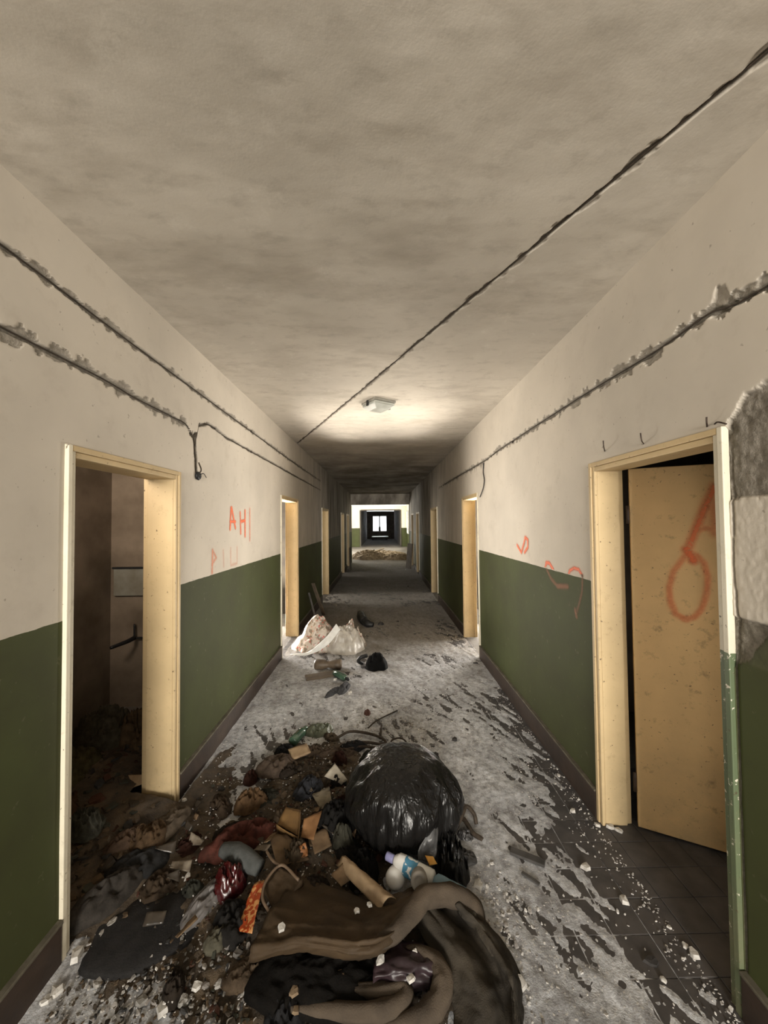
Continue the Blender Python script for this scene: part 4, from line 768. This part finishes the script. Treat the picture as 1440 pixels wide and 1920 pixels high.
# straps and wires by the heap
for pts, r, nm, lb in (([(-0.118, 3.141, 0.020), (-0.055, 3.228, 0.030), (0.049, 3.351, 0.020), (0.131, 3.445, 0.010)], .006, 'thin_wire', 'thin wire curving away behind the heap toward the corridor'),
        ([(0.055, 2.883, 0.010), (0.068, 2.908, 0.050), (0.128, 2.917, 0.060), (0.173, 2.878, 0.050), (0.161, 2.810, 0.020)], .006, 'wire_loop', 'standing loop of dark wire behind the rubbish bag'),
        ([(-0.359, 2.994, 0.020), (-0.263, 3.071, 0.030), (-0.115, 3.044, 0.030), (0.001, 2.967, 0.030), (0.016, 2.907, 0.020), (-0.111, 2.920, 0.030), (-0.272, 2.942, 0.020)], .010, 'belt', 'dark coiled belt lying behind the heap'),
        ([(-0.264, 2.854, 0.020), (-0.148, 2.867, 0.030), (-0.023, 2.850, 0.030), (0.068, 2.910, 0.010)], .009, 'cord', 'black cord lying just in front of the coiled belt'),
        ([(-0.024, 3.004, 0.010), (-0.015, 3.042, 0.050), (-0.007, 3.102, 0.060)], .010, 'rubber_stub', 'short black rubber stub sticking up by the coiled belt'),
        ([(0.379, 2.103, 0.010), (0.432, 2.161, 0.050), (0.465, 2.204, 0.070), (0.501, 2.179, 0.050), (0.509, 2.155, 0.010)], .011, 'bag_strap', 'dark strap looping up right of the rubbish bag'),
        ([(0.392, 2.171, 0.020), (0.439, 2.168, 0.030), (0.470, 2.089, 0.020), (0.516, 2.049, 0.010)], .012, 'dark_strap', 'flat dark strap end trailing right from the rubbish bag')):
    o = fixed(tube(pts, r, 30, 7, 3, .2), nm, M_cable, lb, 'strap' if r > .008 else 'wire')
fixed(loft([[(0.304, 2.717, 0.080), (0.349, 2.720, 0.070), (0.384, 2.707, 0.070)], [(0.279, 2.665, 0.050), (0.322, 2.630, 0.060), (0.381, 2.661, 0.040)], [(0.249, 2.617, 0.020), (0.302, 2.583, 0.030), (0.368, 2.608, 0.010)]], 14, 14, .02, 4, 6, .01), 'grey_slipper', cloth('grey_rubber', (.085, .078, .076), (.05, .045, .045), .7), 'small dark grey slipper on the floor behind the rubbish bag', 'shoe')
put(lump(.045, .04, .035, 171, 6, .7), 'dark_film', mat('smoky_film', (.09, .085, .085), (.04, .04, .04), .35, 20, .4, 40, .5), 'smoky plastic scrap right of the rubbish bag', 'film', (0.431, 2.080, 0.000))
put(lump(.07, .055, .03, 172, 6, .7), 'dark_film', mat('smoky_film', (.09, .085, .085)), 'smoky plastic scrap below the dark strap, among white crumbs', 'film', (0.392, 1.951, 0.000))
put(lump(.03, .05, .03, 173, 4, .5), 'brown_stone', mat('red_brown_brick', (.13, .06, .045), (.08, .04, .03), .9, 40, .5), 'red-brown brick bit on the floor beyond the heap', 'brick', (-0.132, 3.416, 0.000))
# wooden slats on the right
def slab(nm, lb, p, q, wdt, h, m, cat='plank'):
    p = Vector(p); q = Vector(q); d = (q - p); L_ = d.length; a_ = math.atan2(d.y, d.x); o = MB().box(0, L_, -wdt / 2, wdt / 2, 0, h).build(nm, m, None, bevel=.003); o.location = p; o.rotation_euler = (0, -math.asin(d.z / L_), a_); tag(o, lb, cat); return o
mwd = mat('dusty_dark_wood', (.095, .09, .086), (.05, .047, .044), .85, 10, .4)
slab('wooden_plank', 'dusty dark wooden slat on the floor right of the rubbish bag', (0.638, 1.982, 0.004), (0.780, 1.903, 0.004), .040, .014, mwd)
slab('wood_splinter', 'thin dark splinter parallel to and nearer than the wooden slat', (0.652, 1.863, 0.004), (0.712, 1.801, 0.004), .018, .008, mwd)
put(chip(.030, 55, .5), 'flat_stone', mat('dark_stone', (.05, .046, .044), (.03, .028, .027), .9, 30), 'dark ring-like stone slab at lower right by a white chip', 'stone', (1.008, 1.491, 0.000), smooth=False).scale = (1.2, .8, .5)
# white plaster lumps big enough to pick out
ch = [(.021, 'white plaster lump at the foot of the right skirting near the first door'), (.026, 'largest white plaster chip in the crumbs right of the blue bottle'),
      (.024, 'pale chip beside a small dark hole, right of the wooden slat'), (.022, 'oblong pale chip on the bare dark tiles'),
      (.013, 'tiny bright chip touching the dark ring-like stone'), (.021, 'grey plaster lump near the dark right doorway'),
      (.012, 'small grey chip just behind the lump by the right doorway'), (.010, 'small white chip on bare tiles before the right doorway'),
      (.022, 'rounded grey lump at the foot of the right door jamb'), (.020, 'second rounded grey lump inside the right door sill'),
      (.017, 'pale chip against the end of the right skirting'), (.026, 'pale stone touching the right edge of the blanket'),
      (.034, 'large pale plaster flake at the lower left, before the charcoal mat'), (.026, 'long grey flake under the large pale flake at lower left'),
      (.030, 'grey plaster chunk near the left skirting end'), (.018, 'pale chip where left skirting meets the door frame'),
      (.022, 'grey chunk close to the left skirting at the bottom'), (.022, 'muddy chunk by the left skirting, behind another chunk'),
      (.016, 'grey chip at the foot of the left door jamb'), (.012, 'small white chip along the right skirting behind the big lump'),
      (.014, 'white chip midway along the right skirting'), (.020, 'white shard among crumbs left of the dark red bag'),
      (.015, 'thin white shard nearest the dark red bag'), (.018, 'small pale stone at the bottom left rubble')]
for i, (px, (xw, yw, zw), r, lb) in enumerate([(c, p, c[0], c[1]) for c, p in zip(ch, [(1.090, 2.246, 0.000), (0.432, 1.808, 0.000), (0.969, 1.887, 0.000), (1.051, 1.724, 0.000), (1.008, 1.435, 0.000), (1.185, 1.514, 0.000), (1.176, 1.542, 0.000), (1.166, 1.611, 0.000), (1.234, 2.127, 0.000), (1.264, 2.105, 0.000), (1.170, 2.143, 0.000), (0.489, 1.431, 0.000), (-0.750, 1.397, 0.000), (-0.768, 1.373, 0.000), (-1.193, 1.536, 0.000), (-1.294, 1.584, 0.000), (-1.191, 1.404, 0.000), (-1.177, 1.432, 0.000), (-1.165, 2.303, 0.000), (1.168, 2.338, 0.000), (1.151, 2.556, 0.000), (-0.916, 1.849, 0.000), (-0.880, 1.814, 0.000), (-0.671, 1.427, 0.000)])]):
    o = put(chip(r, 200 + i, .6), 'plaster_chunk', M_plaster, lb, 'rubble', (xw, yw, 0.001 + pz(xw, yw)), (0, 0, random.random() * 6), 'loose plaster chunks on the floor', smooth=False)
for i, (p, r, lb) in enumerate((((-0.384, 1.474, 0.165), .018, 'oval cream chip on the left of the brown jacket'), ((-0.060, 1.555, 0.165), .015, 'pale chip on the jacket below the tan strip'), ((-0.105, 1.535, 0.165), .013, 'small pale chip left of the tan strip end'),
        ((0.091, 1.349, 0.120), .017, 'bright white five-sided chip on the purple vinyl cloth'), ((0.108, 1.421, 0.130), .013, 'thin white sliver on the edge of the purple vinyl'), ((-0.018, 1.404, 0.120), .020, 'white plaster flake on the far side of the purple vinyl'),
        ((-0.233, 1.393, 0.080), .015, 'tan pebble in the black hollow under the jacket'), ((-0.153, 1.391, 0.090), .016, 'brown pebble beside the white flake on the blackened cloth'), ((-0.308, 1.353, 0.080), .018, 'brown stone at the left end of the rolled folds'),
        ((-0.482, 1.476, 0.030), .017, 'brown stone below the jacket lower left corner'), ((-0.293, 1.307, 0.070), .016, 'tan stone at the bottom edge, front of the rolled folds'))):
    put(chip(r, 300 + i, .5), 'plaster_chip', M_plaster if i < 6 else mat('brown_pebble', (.22, .16, .10), (.13, .09, .055), .9, 40), lb, 'rubble', p, (random.uniform(-.2, .2), .1, i * 1.3), 'chips lying on the clothes', smooth=False)

# ------------------------------------------------------------------ things further down the corridor
fm = NT('floral_film'); fn_ = fm.ramp(fm.noise(16, 2, .5), .52, .56); fn2 = fm.ramp(fm.noise(30, 2, .5, sc=(1, -1, 1)), .60, .63)
c = fm.mix(fn_, (.47, .41, .35), (.20, .16, .12)); c = fm.mix(fn2, c, (.42, .08, .06)); fm.col(c); fm.b.inputs['Roughness'].default_value = .35; fm.bump(fm.noise(14, 5), .6, .02)
pbag = empty('plastic_bag', (-.75, 5.2, 0)); bo = (-.75, 5.2, 0); tag(pbag, 'crumpled white plastic bag with dark and red flower print by the second left door', 'bag')
vf = lump(.34, .24, .46, 180, 6, .35, peak=.85); o = mesh('printed_side', vf[0], vf[1], fm.m, True, parent=pbag); o.location = (-.10, .02, 0)
fw = mat('milky_film', (.46, .43, .38), (.32, .29, .25), .35, 10, .5, 20, .5)
vf = lump(.27, .22, .28, 181, 8, .5); o = mesh('billowed_side', vf[0], vf[1], fw, True, parent=pbag); o.location = (.27, -.06, 0)
vf = lump(.20, .15, .34, 182, 7, .5, peak=.6); o = mesh('floral_corner', vf[0], vf[1], fm.m, True, parent=pbag); o.location = (.34, .08, 0)
vf = loft([[(-.40, -.24, .0), (-.18, -.27, .05), (.02, -.25, .20), (.16, -.16, .36)], [(-.42, -.26, .0), (-.18, -.30, .01), (.06, -.29, .13), (.22, -.20, .30)]], 10, 30, .02, 5, 6, .004); mesh('white_hem', vf[0], vf[1], mwhite, True, parent=pbag)
bt = empty('boot', (-0.305, 6.574, 0.000)); tag(bt, 'black rubber boot lying behind the flower print bag', 'boot')
vf = tube([(-.06, .25, .06), (-.03, .0, .07), (.02, -.25, .07)], [.07, .08, .065], 20, 14, 2, .1); mesh('boot_shaft', vf[0], vf[1], M_black, True, parent=bt)
vf = tube([(.02, -.22, .07), (.08, -.35, .05), (.17, -.38, .04)], [.06, .06, .035], 16, 14, 2, .1); mesh('boot_foot', vf[0], vf[1], M_black, True, parent=bt)
put(lump(.05, .06, .04, 183, 4, .4), 'dark_stone', mat('dark_stone', (.05, .046, .044)), 'dark brown lump right of the black boot', 'stone', (-0.016, 6.356, 0.000))
for px_, nm in (((0.271, 6.512, 0.000), 'dark crumb right of the dark lump in mid corridor'), ((0.949, 6.481, 0.000), 'dark crumb near the right wall before the second right door'), ((1.052, 6.148, 0.000), 'dark crumb nearest the second right door'), ((0.692, 10.042, 0.000), 'dark crumb beyond the bright floor band'), ((-1.168, 8.365, 0.000), 'dark lump at the edge of the third left door'), ((1.104, 4.572, 0.000), 'flat dark disc by the right skirting'), ((0.548, 2.986, 0.000), 'small dark peg standing clear on the dust')):
    put(chip(.03, int(px_[1] * 100), .5), 'dark_crumb', MATS['dark_stone'], nm, 'rubble', px_, smooth=False)
mc = mat('brown_plastic_cup', (.12, .09, .06), (.07, .05, .035), .5, 10, .2)
a = Vector((-0.774, 4.466, 0.050)); b = Vector((-0.480, 4.456, 0.050)); fixed(lathe([(.045, 0), (.062, .02), (.055, .10), (.036, .15), (.038, .17), (.055, .24), (.058, .30), (.045, .31)], b - a, a, 22), 'brown_jug', mc, 'brown waisted plastic jug lying in front of the flower print bag', 'jug')
slab('short_plank', 'short brown plank in front of the brown jug', (-0.821, 4.171, 0.000), (-0.531, 4.277, -0.000), .11, .03, mat('brown_plank', (.13, .10, .07), (.085, .065, .045), .85, 6))
bs = empty('black_shoe', (-0.114, 4.480, 0.000)); tag(bs, 'black shaggy shoe pair heap standing in mid corridor', 'shoe')
vf = lump(.125, .13, .16, 191, 5, .3); o = mesh('shoe_upper', vf[0], vf[1], cloth('black_fleece', (.008, .008, .008)), True, parent=bs); o.location = (.05, 0, 0)
vf = tube([(-.12, .06, .03), (-.16, .0, .08), (-.13, -.03, .13), (-.06, .0, .14)], .022, 20, 10); mesh('shoe_loop', vf[0], vf[1], M_black, True, parent=bs)
a = Vector((-0.514, 4.233, 0.040)); b = Vector((-0.300, 4.001, 0.040)); bottle('dark_bottle', 'dark green bottle lying beyond the heap beside the grey rags', a, b - a, .24, .038, mgb, M_black, .9)
put(lump(.05, .14, .05, 193, 6, .6), 'grey_rag', cloth('slate_rag', (.11, .11, .115)), 'slate grey rag trailing in front of the dark green bottle', 'cloth', (-0.385, 3.908, 0.000), (0, 0, -.25))
put(lump(.035, .14, .04, 194, 6, .6), 'grey_rag', cloth('slate_rag', (.11, .11, .115)), 'narrow dark rag left of the slate grey rag', 'cloth', (-0.482, 3.826, -0.000), (0, 0, -.5))
put(chip(.022, 77, .7), 'plaster_chunk', M_plaster, 'white chip caught by the dark green bottle', 'rubble', (-0.495, 4.073, 0.030), smooth=False)
put(chip(.026, 78, .7), 'plaster_chunk', M_plaster, 'white chip at the near end of the slate grey rag', 'rubble', (-0.318, 3.810, 0.000), smooth=False)
slab('leaning_plank', 'brown plank leaning on the left wall past the second door', (-1.05, 7.0, .01), (-1.20, 6.75, .62), .07, .02, mat('brown_plank', (.13, .10, .07)))
slab('leaning_plank', 'thin grey lath leaning on the left wall behind the flower bag', (-1.0, 6.1, .01), (-1.22, 6.5, .5), .03, .015, mwd)
slab('leaning_board', 'brown board leaning on the right wall far down the corridor', (1.0, 14.0, .01), (1.08, 14.03, .9), .4, .03, mat('brown_plank', (.13, .10, .07)))
# washroom heap
for i, (p, rx, ry, h, c, lb, nm) in enumerate((((-1.95, 2.75, .14), .22, .2, .22, (.10, .085, .055), 'olive brown coat heap at the back inside the left doorway', 'coat'),
    ((-1.72, 2.75, .14), .13, .13, .20, (.15, .10, .055), 'tan bundle beside the far jamb inside the left doorway', 'bundle'), ((-1.9, 2.35, .16), .22, .15, .13, (.13, .11, .055), 'mustard cloth folded over inside the left doorway', 'cloth_heap'),
    ((-1.75, 2.1, .10), .16, .12, .10, (.11, .06, .035), 'brown rag in the front of the washroom heap', 'rag'), ((-1.55, 2.05, .07), .10, .08, .09, (.10, .10, .08), 'grey rag on the sill of the left doorway', 'rag'), ((-1.95, 2.0, .08), .18, .1, .09, (.05, .045, .04), 'dark rag nearest inside the left doorway', 'rag'))):
    put(lump(rx, ry, h, 400 + i, 8, .75), nm, cloth('washroom_cloth_%s' % 'abcdef'[i], c), lb, 'clothing', p, (0, 0, i * .7))
carton('cardboard_wedge', 'tan cardboard wedge against the far jamb foot inside the left doorway', [(-1.627, 2.373, 0.160), (-1.448, 2.384, 0.160), (-1.438, 2.358, 0.120), (-1.563, 2.308, 0.100)], .008, M_cardl, seed=21)
carton('cardboard_sheet', 'long tan cardboard sheet lying in the left doorway', [(-1.487, 2.027, 0.060), (-1.473, 2.124, 0.080), (-1.380, 2.178, 0.080), (-1.382, 2.093, 0.060)], .006, M_card, seed=22)
a = Vector((-1.467, 2.325, 0.050)); b = Vector((-1.312, 2.304, 0.050)); fixed(lathe([(.03, 0), (.033, .01), (.033, .12), (.03, .13)], b - a, a, 18), 'brown_can', mat('brown_can', (.16, .11, .07), (.1, .07, .05), .6, 10), 'brown can lying at the foot of the left door jamb', 'can')
# rubble in the bright hall
for i, (x, y, rx, ry, h, lb) in enumerate(((-.6, 18.2, .9, .8, .34, 'brown rubble mound left of centre in the bright hall'), (.75, 17.6, .7, .45, .22, 'low rubble mound on the right of the bright hall'), (.0, 20.5, 1.3, .8, .16, 'flat rubble spread at the back of the bright hall'))):
    put(lump(rx, ry, h, 500 + i, 14, .8), 'rubble_mound', mat('hall_rubble', (.34, .27, .19), (.16, .12, .08), .95, 6, 1, 14, .2, dist=.05), lb, 'rubble', (x, y, -.006))
for p, q, lb in (((-1.1, 17.4, .1), (.1, 18.4, .42), 'broken board lying up the left rubble mound'), ((.1, 17.5, .12), (1.1, 17.9, .22), 'pale board across the right rubble mound'), ((-.9, 19.2, .2), (.2, 18.9, .3), 'dark board behind the left rubble mound')):
    slab('broken_board', lb, p, q, .16, .03, mat('hall_board', (.38, .30, .2), (.2, .15, .1), .8, 4))
slab('dark_crate_side', 'dark board standing by the left wall before the bright hall', (-1.1, 13.6, .0), (-1.12, 13.6, .8), .35, .04, M_dark)

# things of one group whose labels still read alike are told apart by how far down the corridor they lie
ords = ['nearest', 'second nearest', 'third nearest', 'fourth nearest', 'fifth nearest', 'sixth nearest']
byl = {}
for o in bpy.data.objects:
    if o.parent is None and o.get('group') and o.get('label'): byl.setdefault(o['label'], []).append(o)
for lb, os_ in byl.items():
    if len(os_) > 1:
        for q, o in enumerate(sorted(os_, key=lambda o: o.location.y)): o['label'] = lb + ', %s the camera' % ords[min(q, 5)]
